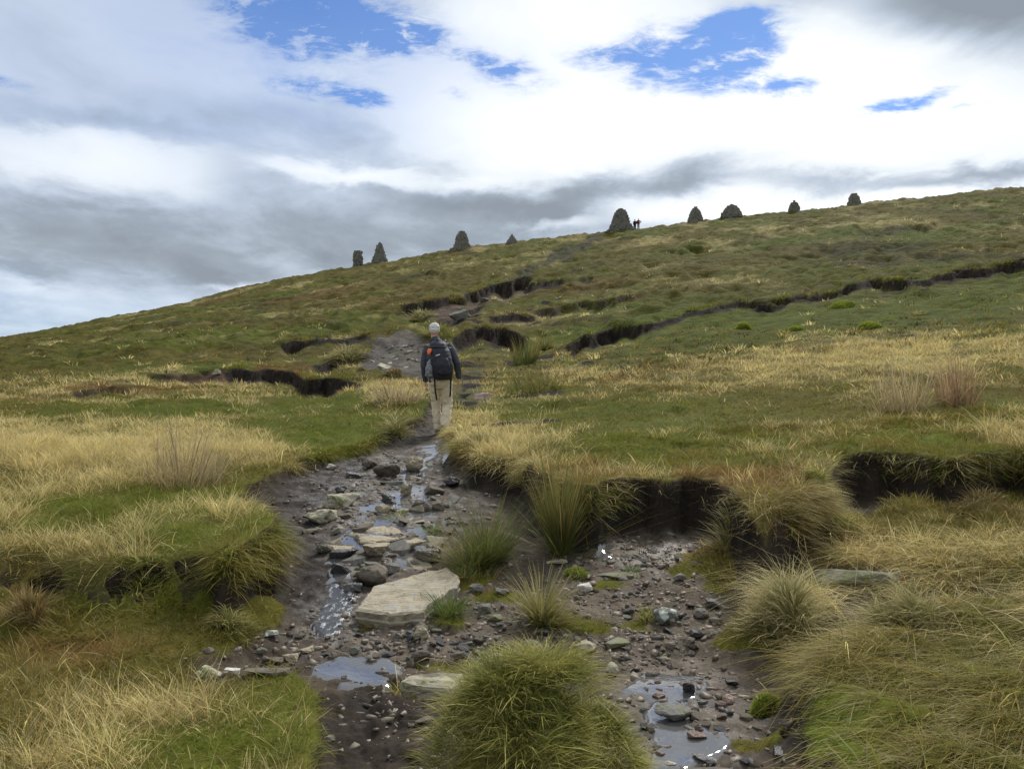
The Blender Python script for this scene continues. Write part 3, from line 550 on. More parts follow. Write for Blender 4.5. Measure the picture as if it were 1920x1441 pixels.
# ---------------------------------------------------------------- stones
RM = dict(slab=rock_mat('layered_slab', (.41, .355, .245), (.19, .16, .11), strata=.3, spots=(.29, .275, .24)), tan=rock_mat('tan_sandstone', (.43, .37, .255), (.24, .195, .13), strata=.6), pale=rock_mat('pale_stone', (.44, .40, .30), (.27, .235, .165), spots=(.16, .17, .07)), brown=rock_mat('brown_stone', (.165, .135, .098), (.085, .069, .052)),
          grey=rock_mat('grey_stone', (.20, .185, .16), (.10, .094, .082), spots=(.14, .14, .09)), wet=rock_mat('wet_slate', (.085, .08, .076), (.04, .037, .034), .28), white=rock_mat('white_quartz', (.72, .69, .62), (.50, .46, .40)),
          red=rock_mat('red_stone', (.18, .108, .076), (.10, .066, .05), .5), lichen=rock_mat('lichen_stone', (.20, .20, .17), (.10, .105, .09), spots=(.52, .54, .47)), dark=rock_mat('dark_stone', (.055, .05, .05), (.03, .027, .027), .5), pink=rock_mat('pink_stone', (.46, .34, .28), (.3, .22, .18)),
          mossy=rock_mat('mossy_slab', (.20, .19, .13), (.12, .12, .065), spots=(.14, .16, .05)))
def hull_rock(name, w, d, h, style, r, detail=2):
    """angular block or rounded boulder w x d x h, base on z=0"""
    bm = bmesh.new(); n = {'slab': 15, 'block': 18, 'round': 70, 'wedge': 14, 'shard': 10}[style]
    ex = {'slab': 5., 'block': 4., 'round': 2.1, 'wedge': 3., 'shard': 3.}[style]
    for _ in range(n):
        v = r.normal(0, 1, 3); v /= (np.abs(v)**ex).sum()**(1/ex); v *= r.uniform(.78, 1.0) if style != 'round' else r.uniform(.93, 1)
        z = v[2]
        if style == 'slab': z = np.sign(z)*(.75+.25*r.random())
        if style == 'wedge': v[0] *= .55+.45*(1-max(z, -.2)); v[1] *= .6+.4*(1-max(z, -.2))
        bm.verts.new((v[0]*w/2, v[1]*d/2, (z+1)*h/2))
    ret = bmesh.ops.convex_hull(bm, input=bm.verts)
    bmesh.ops.delete(bm, geom=[v_ for v_ in bm.verts if not v_.link_faces], context='VERTS')
    s = min(w, d, h)
    if style not in ('round', 'shard'):
        bmesh.ops.dissolve_limit(bm, angle_limit=.18, verts=bm.verts, edges=bm.edges)
        bmesh.ops.bevel(bm, geom=list(bm.edges), offset=s*.07, segments=1, affect='EDGES', clamp_overlap=True)
    bmesh.ops.triangulate(bm, faces=bm.faces)
    for _ in range(detail):
        bmesh.ops.subdivide_edges(bm, edges=[e for e in bm.edges if e.calc_length() > max(.012, s*.14)], cuts=1, use_grid_fill=False)
        bmesh.ops.triangulate(bm, faces=bm.faces)
    if detail:
        if style == 'round': bmesh.ops.smooth_vert(bm, verts=bm.verts, factor=.5, use_axis_x=True, use_axis_y=True, use_axis_z=True)
        bm.normal_update()
        co = np.array([v.co for v in bm.verts]); k = 1/max(w, .05); q = r.uniform(0, 99)
        dsp = s*.10*(fbm(co[:, 0]*k*5+q, (co[:, 1]+co[:, 2]*1.7)*k*5, 3, 4)+.5*fbm(co[:, 0]*k*16+co[:, 2]*k*9, co[:, 1]*k*16-q, 7, 2))
        nm = [v.normal.copy() for v in bm.verts]
        for v, a, nn_ in zip(bm.verts, dsp, nm): v.co += nn_*a
    for f in bm.faces: f.smooth = style == 'round'
    me = bpy.data.meshes.new(name); bm.to_mesh(me); bm.free(); return me
def stone(label, u, v, wpx, hpx, style, mat, dr=.8, rot=None, tilt=(0, 0), name='stone', group=None, lift=0., det=3, sink=.12):
    r = np.random.default_rng(int(u*13+v*7))
    x, y, z = hit(u, v+hpx*.5); k = y/F; w = wpx*k; d = w*dr; tp = max(.03, (v-720)/F)
    h = max(hpx*k-d*tp, .25*hpx*k, .02)
    me = hull_rock(name, w, d, h*(1+sink), style, r, det)
    yc = y+d*.4; zc = min(ground(x, yc), z+.04) if style != 'slab' else ground(x, yc)
    xc = (u-960)/F*yc
    o = link(name, me, RM[mat], loc=(xc, yc, zc-h*sink+lift)); o.rotation_euler = (tilt[0], tilt[1], r.uniform(-.35, .35) if rot is None else rot)
    return tag(o, label, 'stone', group or 'stones in the gully')
# the big slab: outline traced, laid on its own sloping plane, 11 cm thick and layered
def traced_slab(label, pts, y0, z0, slope, thick, mat, name='stone', base_v=None):
    """pts image outline -> points on plane z = z0+slope*(y-y0)"""
    P = []
    for u, v in pts:
        s = (u-960)/F; t = (720-v)/F
        y = (z0-slope*y0-EYE)/(t-slope); P.append((s*y, y))
    P = np.array(P); c = P.mean(0); r = np.random.default_rng(int(abs(pts[0][0])))
    Q = []
    for i in range(len(P)):
        a, b = P[i], P[(i+1) % len(P)]; n = max(2, int(np.hypot(*(b-a))/.035))
        for k in range(n):
            t = k/n; q = a+(b-a)*t; Q.append(q+(r.normal(0, .004, 2)))
    Q = np.array(Q); bm = bmesh.new(); lay = []
    for zz, sc in ((0, .96), (-.012, 1.0), (-thick*.35, .985), (-thick*.42, 1.005), (-thick*.7, .97), (-thick, .99)):
        ring = []
        for q in Q:
            d = (q-c)*sc+c+r.normal(0, .003, 2); ring.append(bm.verts.new((d[0]-c[0], d[1]-c[1], z0+slope*(d[1]-y0)+zz+r.normal(0, .0015))))
        lay.append(ring)
    n = len(Q)
    for a, b in zip(lay, lay[1:]):
        for i in range(n): bm.faces.new((a[i], b[i], b[(i+1) % n], a[(i+1) % n]))
    # top: rings shrinking to the middle, with stepped bedding
    prev = lay[0]
    for sc in (.86, .72, .58, .44, .3, .15):
        ring = []
        for q in Q:
            d = (q-c)*sc*.96+c; st = .008*fbm(np.array([d[0]*1.5]), np.array([d[1]*9+d[0]*3]), 5, 3)[0]+.02*math.floor(3*vn(np.array([d[0]*1.6]), np.array([d[1]*9+d[0]*3.]), 9)[0])/3
            ring.append(bm.verts.new((d[0]-c[0], d[1]-c[1], z0+slope*(d[1]-y0)+st)))
        for i in range(n): bm.faces.new((prev[i], prev[(i+1) % n], ring[(i+1) % n], ring[i]))
        prev = ring
    bm.faces.new(prev); bm.faces.new(list(reversed(lay[-1])))
    bmesh.ops.recalc_face_normals(bm, faces=bm.faces)
    me = bpy.data.meshes.new(name); bm.to_mesh(me); bm.free()
    o = link(name, me, RM[mat], loc=(c[0], c[1], 0)); return tag(o, label, 'stone', 'stones in the gully')
x, y, z = hit(780, 1158)
traced_slab('large flat tan slab with layered edges, biggest stone in the gully', [(666, 1140), (700, 1098), (790, 1072), (838, 1062), (862, 1078), (858, 1098), (805, 1130), (795, 1143), (735, 1150)], y, z+.085, .07, .15, 'slab')
x, y, z = hit(708, 1020)
traced_slab('tan flagstone in mid stream with a jagged front edge', [(652, 1000), (672, 990), (735, 984), (750, 992), (764, 1003), (735, 1010), (700, 1016), (676, 1014), (668, 1004)], y, z+.04, .05, .07, 'tan')
x, y, z = hit(812, 1300)
traced_slab('broad pale stone half buried in turf behind the huge tussock', [(748, 1275), (775, 1263), (830, 1258), (870, 1262), (872, 1275), (850, 1290), (805, 1288), (775, 1284)], y, z+.05, .03, .09, 'pale')
stone('rounded brown boulder resting against the upper left corner of the large slab', 700, 1076, 66, 50, 'round', 'brown', .9)
stone('tan flat stone below the jagged flagstone, pointing left', 702, 1034, 58, 32, 'slab', 'tan', .8)
stone('tan flat stone right of the jagged flagstone', 772, 1021, 62, 27, 'slab', 'tan', .7)
stone('pale rounded block at the left edge of the stream, lowest of the pale pair', 600, 966, 84, 36, 'block', 'pale', .6)
stone('pale wedge shaped slab at the left edge of the stream, above the rounded block', 643, 934, 72, 30, 'slab', 'pale', .6)
stone('humped brown boulder near the top of the stream', 722, 880, 62, 32, 'block', 'brown', .7)
stone('tan slab near the top of the stream, right of the humped brown boulder', 774, 869, 46, 34, 'block', 'tan', .7)
stone('small upright tan stone in mid stream', 763, 918, 27, 28, 'block', 'tan', .8)
stone('reddish brown angular stone right of the small upright one', 786, 944, 40, 26, 'block', 'brown', .7)
stone('long low stone behind the humped brown boulder', 693, 868, 30, 20, 'block', 'brown', .8)
stone('small bright white stone on the peat at the left of the stream head', 622, 873, 22, 12, 'block', 'white', .7)
stone('tiny pale stone under the turf edge above the white one', 676, 858, 13, 10, 'block', 'pale', .8)
stone('pale flat stone in front of the reddish brown one', 752, 956, 34, 14, 'slab', 'pale', .8)
stone('brown slab leaning on others at the right side of the stream', 812, 919, 48, 18, 'slab', 'brown', .7, tilt=(.15, .2))
stone('dark brown block under the leaning slab, left of the wide rush clump', 823, 947, 32, 22, 'block', 'brown', .7)
stone('small grey stone at the left edge, beside the slate shelf', 607, 1028, 29, 24, 'block', 'grey', .8)
stone('wet dark slate shelf left of the brown boulder', 640, 1066, 46, 26, 'slab', 'wet', .7)
stone('wide wet dark slate above the slate shelf', 648, 1038, 62, 26, 'slab', 'wet', .7)
stone('wet dark slate with a flat top below the small upright stone', 730, 934, 40, 22, 'slab', 'wet', .7)
stone('broad wet slate at the right of the tan flagstones', 800, 1045, 58, 30, 'slab', 'wet', .7)
stone('wet slate beside the fall, under the brown boulder', 660, 1100, 40, 20, 'slab', 'wet', .7)
stone('thin brown slab at the left edge below the pale rounded block', 582, 993, 34, 10, 'slab', 'brown', .7)
stone('grey slate between the humped boulder and the upright stone', 735, 905, 50, 12, 'slab', 'grey', .8)
stone('mossy dark stone at the foot of the peat wall by the stream', 845, 902, 36, 22, 'block', 'dark', .8)
stone('pointed tan stone standing upright in the gravel below the large slab', 789, 1184, 34, 44, 'wedge', 'tan', .6, rot=.2)
stone('dark triangular stone touching the pointed upright one', 768, 1187, 32, 30, 'wedge', 'dark', .7)
stone('tan angular stone in the pile at the left of the gravel', 546, 1226, 44, 25, 'block', 'tan', .7)
stone('brown block in the pile at the left of the gravel, touching the tan one', 516, 1235, 36, 22, 'block', 'brown', .8)
stone('grey brown stone highest in the pile at the left of the gravel', 490, 1220, 26, 19, 'block', 'grey', .8)
stone('long brown slab at the bottom of the left pile', 500, 1262, 90, 16, 'slab', 'brown', .5)
stone('tan thin stone lying right of the left pile', 575, 1218, 40, 14, 'slab', 'tan', .6)
stone('greenish stone at the grass edge above the left pile', 505, 1190, 38, 16, 'block', 'lichen', .7)
a_ = stone('squarish pale block in the grass at the lower left', 392, 1256, 58, 40, 'block', 'pale', .8, rot=.1)
stone('small brown stone sitting on top of the squarish pale block', 391, 1246, 24, 20, 'block', 'brown', .8, lift=.075)
stone('whitish flat stone right of the squarish pale block', 434, 1257, 34, 18, 'slab', 'white', .7)
stone('bright white stone right of the yellow brown tussock', 1096, 1099, 34, 22, 'block', 'white', .7)
stone('tiny pink stone beside the bright white one', 1112, 1092, 13, 11, 'round', 'pink', .9)
stone('grey boulder with white lichen spots at the right of the gravel', 1248, 1153, 50, 42, 'round', 'lichen', .8)
stone('smooth grey boulder right of the lichen spotted one', 1314, 1147, 30, 27, 'round', 'grey', .9)
stone('brown flat stone below the smooth grey boulder', 1342, 1163, 30, 15, 'slab', 'brown', .8)
stone('dark angular stone below the lichen boulder', 1308, 1186, 34, 24, 'block', 'dark', .8)
stone('dark slab behind the smooth grey boulder', 1338, 1132, 38, 18, 'slab', 'dark', .8)
stone('tan boulder on the gravel behind the huge tussock, left one', 1100, 1210, 48, 30, 'block', 'tan', .7)
stone('mossy brown slab right of the tan boulder behind the huge tussock', 1155, 1206, 54, 26, 'slab', 'mossy', .8)
stone('pale stone against the right flank of the huge tussock', 1148, 1253, 30, 34, 'block', 'pale', .7)
stone('grey stone on the gravel above the lichen boulder', 1273, 1081, 30, 18, 'block', 'grey', .8)
stone('small pale pointed stone up the gully near the bleached tussock', 1272, 1042, 16, 16, 'wedge', 'pale', .8)
stone('pale round stone in the gravel above the huge tussock', 995, 1204, 32, 20, 'round', 'grey', .8)
stone('small white stone in the gravel left of the pale round one', 932, 1226, 19, 13, 'round', 'white', .8)
stone('greenish grey block between the pools at the lower right', 1262, 1336, 78, 44, 'block', 'grey', .7, rot=-.1)
stone('red brown stone above the greenish block', 1236, 1303, 32, 21, 'block', 'red', .7)
stone('dark upright stone between the two upper pools', 1291, 1289, 25, 38, 'block', 'dark', .8)
stone('reddish block below the greenish block', 1308, 1375, 42, 28, 'block', 'red', .7)
stone('reddish cube like stone at the bottom of the pools', 1233, 1410, 30, 26, 'block', 'red', .8)
stone('long wet dark slab at the bottom of the pools', 1330, 1420, 64, 22, 'slab', 'wet', .6)
stone('wide dark slab at the bottom right beside the mossy mound', 1455, 1404, 56, 34, 'slab', 'wet', .8)
stone('broad brown slab cut by the bottom edge of the photo', 1335, 1446, 110, 26, 'slab', 'brown', .5)
stone('pale brown stone left of the broad bottom slab', 1258, 1428, 26, 22, 'block', 'pale', .8)
stone('pink brown stone at the right of the greenish block', 1366, 1309, 24, 22, 'block', 'pink', .8)
stone('brown stone above the left upper pool', 1222, 1262, 28, 20, 'block', 'brown', .8)
stone('dark brown stone right of the upper pools', 1374, 1275, 30, 22, 'block', 'dark', .8)
stone('flat grey shelf of rock across the gravel, right of the bright white stone', 1162, 1079, 104, 15, 'slab', 'mossy', .35, rot=-.05)
stone('thin pale slab edge between the rush clumps and the tussock', 1042, 1056, 56, 9, 'slab', 'pale', .4, rot=.05)
stone('long moss grown slab under the pale shaggy tussock', 1600, 1084, 200, 34, 'block', 'mossy', .3, rot=-.06, sink=.4)
stone('grey stone in the gravel right of the large slab', 893, 1103, 32, 22, 'block', 'grey', .8)
stone('second grey stone in the gravel, nearer the yellow brown tussock', 942, 1107, 30, 18, 'block', 'grey', .8)
stone('tilted grey flake right of the large slab', 910, 1138, 36, 20, 'slab', 'grey', .6)
stone('greenish grey stone left of the yellow brown tussock', 925, 1160, 44, 20, 'block', 'mossy', .7)
stone('small stone in the mud of the bottom path', 620, 1383, 22, 14, 'block', 'grey', .8)
stone('brown stone in the bottom path beside the huge tussock', 795, 1345, 40, 22, 'block', 'brown', .8)
stone('tilted pale grey flagstone far up the path above the hiker', 862, 592, 46, 15, 'slab', 'grey', .5, tilt=(.3, -.3), group='stones on the hillside')
stone('pale stone on the rim of the left peat hag', 406, 698, 18, 12, 'block', 'pale', .7, group='stones on the hillside')
stone('pinkish flat stone beside the path right of the hiker', 905, 743, 34, 12, 'slab', 'pink', .7, group='stones on the hillside')
stone('grey slab at the path edge beyond the hand of the hiker', 872, 742, 26, 10, 'slab', 'grey', .7, group='stones on the hillside')
stone('grey stone on the far bare patch high up the path', 908, 561, 20, 9, 'block', 'grey', .7, group='stones on the hillside')
stone('pale stone at the left of the slate ledges', 678, 689, 16, 9, 'block', 'pale', .7, group='stones on the hillside')
# small stones: one label per spot
protos = {}
def small(poly_, n, label, group, mats, smin, smax, styles=('block', 'slab', 'shard'), name='stone'):
    us = [p[0] for p in poly_]; vs = [p[1] for p in poly_]; k = 0; t = 0
    while k < n and t < n*30:
        t += 1; u = rng.uniform(min(us), max(us)); v = rng.uniform(min(vs), max(vs))
        if not poly(np.array([u]), np.array([v]), poly_)[0]: continue
        x, y, z = hit(u, v)
        if samp(cover, np.array([x]), np.array([y]))[0] > .4: continue
        st = styles[rng.integers(len(styles))]; mt = mats[rng.integers(len(mats))]; key = (st, mt, int(rng.integers(4)))
        if key not in protos:
            me = hull_rock('stone', 1, rng.uniform(.6, .9), rng.uniform(.35, .6) if st in ('block', 'shard') else rng.uniform(.16, .28), st, rng, 1); me.materials.append(RM[mt]); protos[key] = me
        s = smin*(smax/smin)**rng.random()**1.4
        o = link(name, protos[key], loc=(x, y, z-s*.12)); o.scale = (s, s, s)
        o.rotation_euler = (rng.normal(0, .25), rng.normal(0, .25), rng.uniform(0, 6.28))
        tag(o, label, 'stone', group); k += 1
small([(540, 1175), (700, 1180), (1000, 1165), (1060, 1200), (930, 1240), (760, 1250), (560, 1240)], 54, 'small brown angular stone in the gravel below the large tan slab', 'small stones below the large slab', ['brown', 'brown', 'grey', 'dark', 'tan'], .055, .15)
small([(1070, 1150), (1330, 1130), (1350, 1180), (1330, 1270), (1180, 1270), (1070, 1190)], 50, 'small brown stone in the gravel around the lichen spotted boulder', 'small stones around the lichen boulder', ['brown', 'grey', 'dark', 'brown', 'brown', 'grey', 'tan'], .045, .12)
small([(1180, 1280), (1400, 1270), (1440, 1440), (1210, 1440)], 42, 'small stone among the pools at the lower right', 'small stones among the pools', ['red', 'grey', 'brown', 'dark', 'wet'], .045, .12)
small([(590, 900), (700, 860), (840, 850), (840, 1060), (640, 1080), (590, 1000)], 48, 'small wet stone among the slabs of the stream', 'small stones in the stream', ['grey', 'brown', 'grey', 'wet', 'tan', 'grey'], .09, .24, ('slab', 'slab', 'block'))
small([(600, 985), (640, 900), (720, 870), (835, 860), (845, 1000), (800, 1060), (690, 1085), (610, 1060)], 34, 'flat angular slab packed into the stepped bed of the stream', 'flat slabs in the stream bed', ['grey', 'tan', 'grey', 'brown', 'wet', 'slab'], .16, .40, ('slab',))
small([(1090, 1000), (1300, 1000), (1330, 1100), (1100, 1080)], 8, 'small grey stone on the gravel up the gully below the peat wall', 'small stones below the peat wall', ['grey', 'brown', 'grey'], .035, .08)
small([(590, 1236), (745, 1230), (745, 1280), (600, 1280)], 10, 'small stone standing in the shallow puddle', 'stones in the puddle', ['brown', 'grey', 'tan'], .04, .10)
small([(690, 650), (790, 645), (800, 690), (700, 700)], 40, 'thin grey slate on the worn ledges left of the hiker', 'slates on the worn ledges', ['grey', 'lichen', 'pale'], .16, .55, ('slab',), 'slate')
# gravel as one mass
gp = []
for k in range(5):
    me = hull_rock('pebble', 1, .75, .24+.07*k, 'shard', rng, 0); bm = bmesh.new(); bm.from_mesh(me); bmesh.ops.triangulate(bm, faces=bm.faces); bm.verts.ensure_lookup_table()
    gp.append((np.array([v.co for v in bm.verts]), np.array([[v.index for v in f.verts] for f in bm.faces]))); bm.free()
parts = []
gc = np.array([(.115, .088, .062), (.15, .12, .086), (.09, .074, .058), (.18, .15, .113), (.12, .083, .058), (.05, .044, .038)])
w_ = ((1-cover)*low*(np.clip(gz, 0, 1.2)+.06+.9*blob(UU, VZ, 780, 1205, 230, 36)+.5*blob(UU, VZ, 1220, 1200, 110, 60))*(YY > 2.6)*(YY < 13)*(np.abs(SS) < .8)*YY**2*(1-steep)).ravel(); c_ = np.cumsum(w_)
ks = np.searchsorted(c_, rng.random(7000)*c_[-1])
gx_ = XX.ravel()[ks]+rng.normal(0, .01, len(ks)); gy_ = np.maximum(YY.ravel()[ks]+rng.normal(0, .012, len(ks)), 2.4); gz_ = samp(Z, gx_, gy_)
for i in range(len(ks)):
    v, f = gp[i % 5]; s = .014*(6.2**rng.random()**1.15); a = rng.uniform(0, 6.28); R = Matrix.Rotation(a, 3, 'Z') @ Matrix.Rotation(rng.normal(0, .4), 3, 'X')
    parts.append(((v*s*rng.uniform(.7, 1.35, 3)) @ np.array(R).T+np.array([gx_[i], gy_[i], gz_[i]-s*.24]), f, np.tile(gc[rng.integers(6)]*rng.uniform(.7, 1.3), (len(v), 1))))
gmm, t, out = new_mat('gravel_stones')
c = t('ShaderNodeAttribute', attribute_name='Col').outputs['Color']; n = t.noise(t('ShaderNodeTexCoord').outputs['Object'], 120, 4)
p = t('ShaderNodeBsdfPrincipled', {'Base Color': t.mix(1., c, t('ShaderNodeCombineColor', {i: t.rng(n, .3, .7, .7, 1.3) for i in range(3)}).outputs[0], 'MULTIPLY'), 'Roughness': .6, 'Specular IOR Level': .4}); t.l.new(p.outputs[0], out.inputs[0])
V_, T_, C_ = join(parts)
tag(link('gravel', np_mesh('gravel', V_, T_, C_), gmm), 'loose brown gravel on the floor of the eroded gully', 'gravel', kind='stuff')

# ---------------------------------------------------------------- cairns on the skyline
CM = rock_mat('cairn_stone', (.27, .25, .21), (.085, .078, .066), spots=(.10, .105, .06))
def cairn(label, u, v, prof, y=118.2, sq=False, heap=False):
    x = (u-960)/F*y; z0 = min(ground(x+dx, y+dy) for dx in (-1.2, 0, 1.2) for dy in (-1, 1)); r = np.random.default_rng(int(u)); zz = EYE+(720-v)/F*y
    z = zz
    bm = bmesh.new(); hh = [p[0] for p in prof]; rr = [p[1] for p in prof]; top = hh[-1]; h = -max(.6, zz-z0+.3)
    while h < top:
        ch = r.uniform(.15, .3); R = np.interp(h+ch/2, hh, rr); n = max(3, int(2*math.pi*R/r.uniform(.34, .58))); off = r.uniform(0, 6)
        for k in range(n):
            a = off+2*math.pi*(k+r.uniform(-.2, .2))/n; q = R*r.uniform(.90, 1.06)*(1+.05*vn(np.array([2*math.cos(a)+u]), np.array([h*1.4]), 3)[0])
            if sq: q = q*min(1.28, 1/max(abs(math.cos(a)), abs(math.sin(a)), .01))
            dd = min(.5, R*.9); w = 2*math.pi*R/n*r.uniform(.9, 1.15)
            M = Matrix.Translation((q*math.cos(a)*1-.5*dd*math.cos(a), q*math.sin(a)-.5*dd*math.sin(a), h+ch/2)) @ Matrix.Rotation(a, 4, 'Z') @ Matrix.Rotation(r.normal(0, .06), 4, 'X') @ Matrix.Diagonal((dd*1.1, w, ch*r.uniform(.9, 1.1), 1))
            g_ = bmesh.ops.create_cube(bm, size=1., matrix=M)
            for vv in g_['verts']: vv.co += Vector(r.normal(0, .018, 3))
        bmesh.ops.create_cone(bm, cap_ends=True, segments=10, radius1=max(.02, R*.82), radius2=max(.02, R*.78), depth=ch*1.1, matrix=Matrix.Translation((0, 0, h+ch/2)))
        h += ch
    for k in range(2): bmesh.ops.create_cube(bm, size=r.uniform(.08, .16), matrix=Matrix.Translation((r.normal(0, rr[-1]*.5), r.normal(0, .1), top+.03)) @ Matrix.Rotation(r.uniform(0, 3), 4, 'Z'))
    if heap:
        for k in range(90):
            a = r.uniform(-2.9, .5); q = 1.45+abs(r.normal(0, .5)); s_ = r.uniform(.15, .4); hz = max(0, .95-.75*(q-1.4))*r.random()
            xx_, yy_ = q*math.cos(a), q*math.sin(a)
            g_ = bmesh.ops.create_cube(bm, size=1, matrix=Matrix.Translation((xx_, yy_, ground(x+xx_, y+yy_)-z+hz)) @ Matrix.Rotation(r.uniform(0, 3), 4, 'Z') @ Matrix.Rotation(r.normal(0, .4), 4, 'X') @ Matrix.Diagonal((s_*1.4, s_, s_*.6, 1)))
            for vv in g_['verts']: vv.co += Vector(r.normal(0, .02, 3))
    me = bpy.data.meshes.new('stone_cairn'); bm.to_mesh(me); bm.free()
    tag(link('stone_cairn', me, CM, loc=(x, y, z)), label, 'cairn', 'drystone cairns on the ridge')
cairn('squat square pillar cairn, leftmost on the ridge', 671, 499, [(-2, .62), (0, .60), (1.3, .62), (1.7, .54), (2.2, .52)], sq=True)
cairn('slender pointed cairn beside the square pillar', 712, 491, [(-2, 1.3), (0, 1.2), (.7, .95), (1.3, .72), (2.0, .55), (2.5, .32), (2.9, .06)])
cairn('tall blunt cairn on a wider stepped plinth', 866, 472, [(-2, 1.75), (0, 1.7), (.5, 1.62), (.55, 1.25), (1.3, 1.05), (2.0, .86), (2.6, .66), (2.92, .42)])
cairn('small triangular cairn half sunk behind the ridge', 960, 462, [(-2, 1.7), (0, 1.2), (.7, .78), (1.3, .35), (1.75, .06)])
cairn('largest cairn with a bulging base and a heap of fallen stones, people beside it', 1164, 434, [(-2, 2.05), (0, 1.9), (.9, 1.62), (1.15, 1.36), (1.9, 1.16), (2.6, .95), (3.05, .7), (3.38, .25)], heap=True)
cairn('stepped beehive cairn just right of the largest one and its people', 1304, 421, [(-2, 1.15), (0, 1.12), (.8, 1.06), (1.4, .93), (1.9, .73), (2.25, .5), (2.45, .2)])
cairn('broad domed cairn, widest on the right half of the ridge', 1372, 414, [(-2, 1.65), (0, 1.62), (.8, 1.54), (1.3, 1.37), (1.8, 1.02), (2.1, .68), (2.3, .2)])
cairn('small narrow cairn between the broad dome and the rightmost one', 1489, 400, [(-2, .85), (0, .82), (.8, .75), (1.3, .58), (1.65, .36), (1.8, .12)])
cairn('flat topped cairn, rightmost on the ridge', 1601, 388, [(-2, 1.1), (0, 1.05), (.7, .9), (1.2, .75), (1.55, .62), (1.75, .42)])
# ---------------------------------------------------------------- people: closed tubes fused into one skin by a voxel remesh
class Soft:
    def __init__(s): s.v = []; s.f = []
    def rings(s, R, seg=14, ex=2.):
        """R: list of (centre, axis_u, axis_v, ru, rv)"""
        o = len(s.v)
        for c, au, av, ru, rv in R:
            for k in range(seg):
                a = 2*math.pi*k/seg; ca, sa = math.cos(a), math.sin(a)
                if ex != 2: q = (abs(ca)**ex+abs(sa)**ex)**(-1/ex); ca *= q; sa *= q
                s.v.append(Vector(c)+Vector(au)*ru*ca+Vector(av)*rv*sa)
        for i in range(len(R)-1):
            for k in range(seg):
                a = o+i*seg+k; b = o+i*seg+(k+1) % seg; s.f.append((a, b, b+seg, a+seg))
        s.f.append(tuple(reversed(range(o, o+seg)))); s.f.append(tuple(range(o+(len(R)-1)*seg, o+len(R)*seg)))
    def tube(s, pts, rad, flat=1., side=(1, 0, 0), seg=14):
        P = [Vector(p) for p in pts]; R = []
        for i, p in enumerate(P):
            d = (P[min(i+1, len(P)-1)]-P[max(i-1, 0)]).normalized(); u = Vector(side)-d*d.dot(Vector(side)); u.normalize(); w = d.cross(u)
            r = rad[i] if isinstance(rad, (list, tuple)) else rad
            ru, rv = r if isinstance(r, tuple) else (r, r*flat)
            if i == 0: R.append((p-d*min(ru, rv)*.5, u, w, ru*.55, rv*.55))
            R.append((p, u, w, ru, rv))
            if i == len(P)-1: R.append((p+d*min(ru, rv)*.5, u, w, ru*.55, rv*.55))
        s.rings(R, seg)
    def ell(s, c, r, rot=None, seg=16):
        M = rot or Matrix.Identity(3); R = []
        for i in range(1, 10):
            t = -math.pi/2+math.pi*i/10; q = math.cos(t); R.append((Vector(c)+M @ Vector((0, 0, math.sin(t)*r[2])), M @ Vector((1, 0, 0)), M @ Vector((0, 1, 0)), r[0]*q, r[1]*q))
        s.rings(R, seg)
    def build(s, name, mat, parent, vox=None, disp=0., it=2, sc=.08):
        me = bpy.data.meshes.new(name); me.from_pydata([tuple(v) for v in s.v], [], s.f)
        for p in me.polygons: p.use_smooth = True
        o = link(name, me, mat, parent)
        if vox:
            r = o.modifiers.new('fuse', 'REMESH'); r.mode = 'VOXEL'; r.voxel_size = vox; r.use_smooth_shade = True
            w = o.modifiers.new('soften', 'SMOOTH'); w.iterations = it; w.factor = .5
            if disp:
                tx = bpy.data.textures.new('folds', 'CLOUDS'); tx.noise_scale = sc; tx.noise_depth = 3
                d = o.modifiers.new('folds', 'DISPLACE'); d.texture = tx; d.strength = disp; d.mid_level = .5; d.texture_coords = 'LOCAL'
        return o
SK = simple_mat('skin', (.50, .27, .20), .55, .12, 40, .05); HR = simple_mat('white_hair', (.80, .785, .75), .8, .3, 38, .9, col2=(.52, .51, .49))
JK = simple_mat('charcoal_jacket', (.052, .055, .066), .75, .25, 25, .3); TR = simple_mat('stone_trousers', (.60, .51, .365), .85, .15, 14, .3)
BT = simple_mat('dark_boots', (.035, .03, .028), .6); BP = simple_mat('navy_black_pack', (.017, .018, .027), .6, .3, 30, .3); GP = simple_mat('grey_mesh', (.27, .27, .285), .5, .5, 22, .6, col2=(.07, .07, .08))
OR = simple_mat('orange_fabric', (.75, .17, .045), .6); WH = simple_mat('pale_print', (.62, .64, .66), .6); BK = simple_mat('black_webbing', (.012, .012, .014), .6)
def hand(S_, w, tip, s, back=1):
    """palm below the wrist, four unequal curled fingers and a thumb from the side; s = +1 right hand"""
    w = Vector(w); d = (Vector(tip)-w).normalized(); X = Vector((s, 0, 0)); Yv = Vector((0, 1, 0))
    S_.tube([w-d*.03, w+d*.02, w+d*.055, w+d*.088], [(.021, .029), (.017, .037), (.016, .043), (.014, .041)], side=(1, 0, 0))
    for k, (l, oy) in enumerate(((.072, .033), (.082, .011), (.076, -.011), (.058, -.032))):
        b = w+d*.084+Yv*oy; p1 = b+d*l*.5-X*.008; p2 = p1+d*l*.38-X*.022; p3 = p2+d*l*.16-X*.02
        S_.tube([b-d*.01, b, p1, p2, p3], [.0098, .0098, .0092, .0085, .007], seg=8)
    b = w+d*.03+Yv*.036; S_.tube([b, b+Yv*.028+d*.022-X*.012, b+Yv*.034+d*.055-X*.022, b+Yv*.03+d*.075-X*.026], [.0125, .0115, .0105, .008], seg=8)
HX, HY = -1.14, 12.55
HZ = ground(HX+.05, HY-.1)
hk = empty('person', (HX, HY, HZ), 'white haired hiker in dark jacket and pale trousers walking up the path with a pack', 'person')
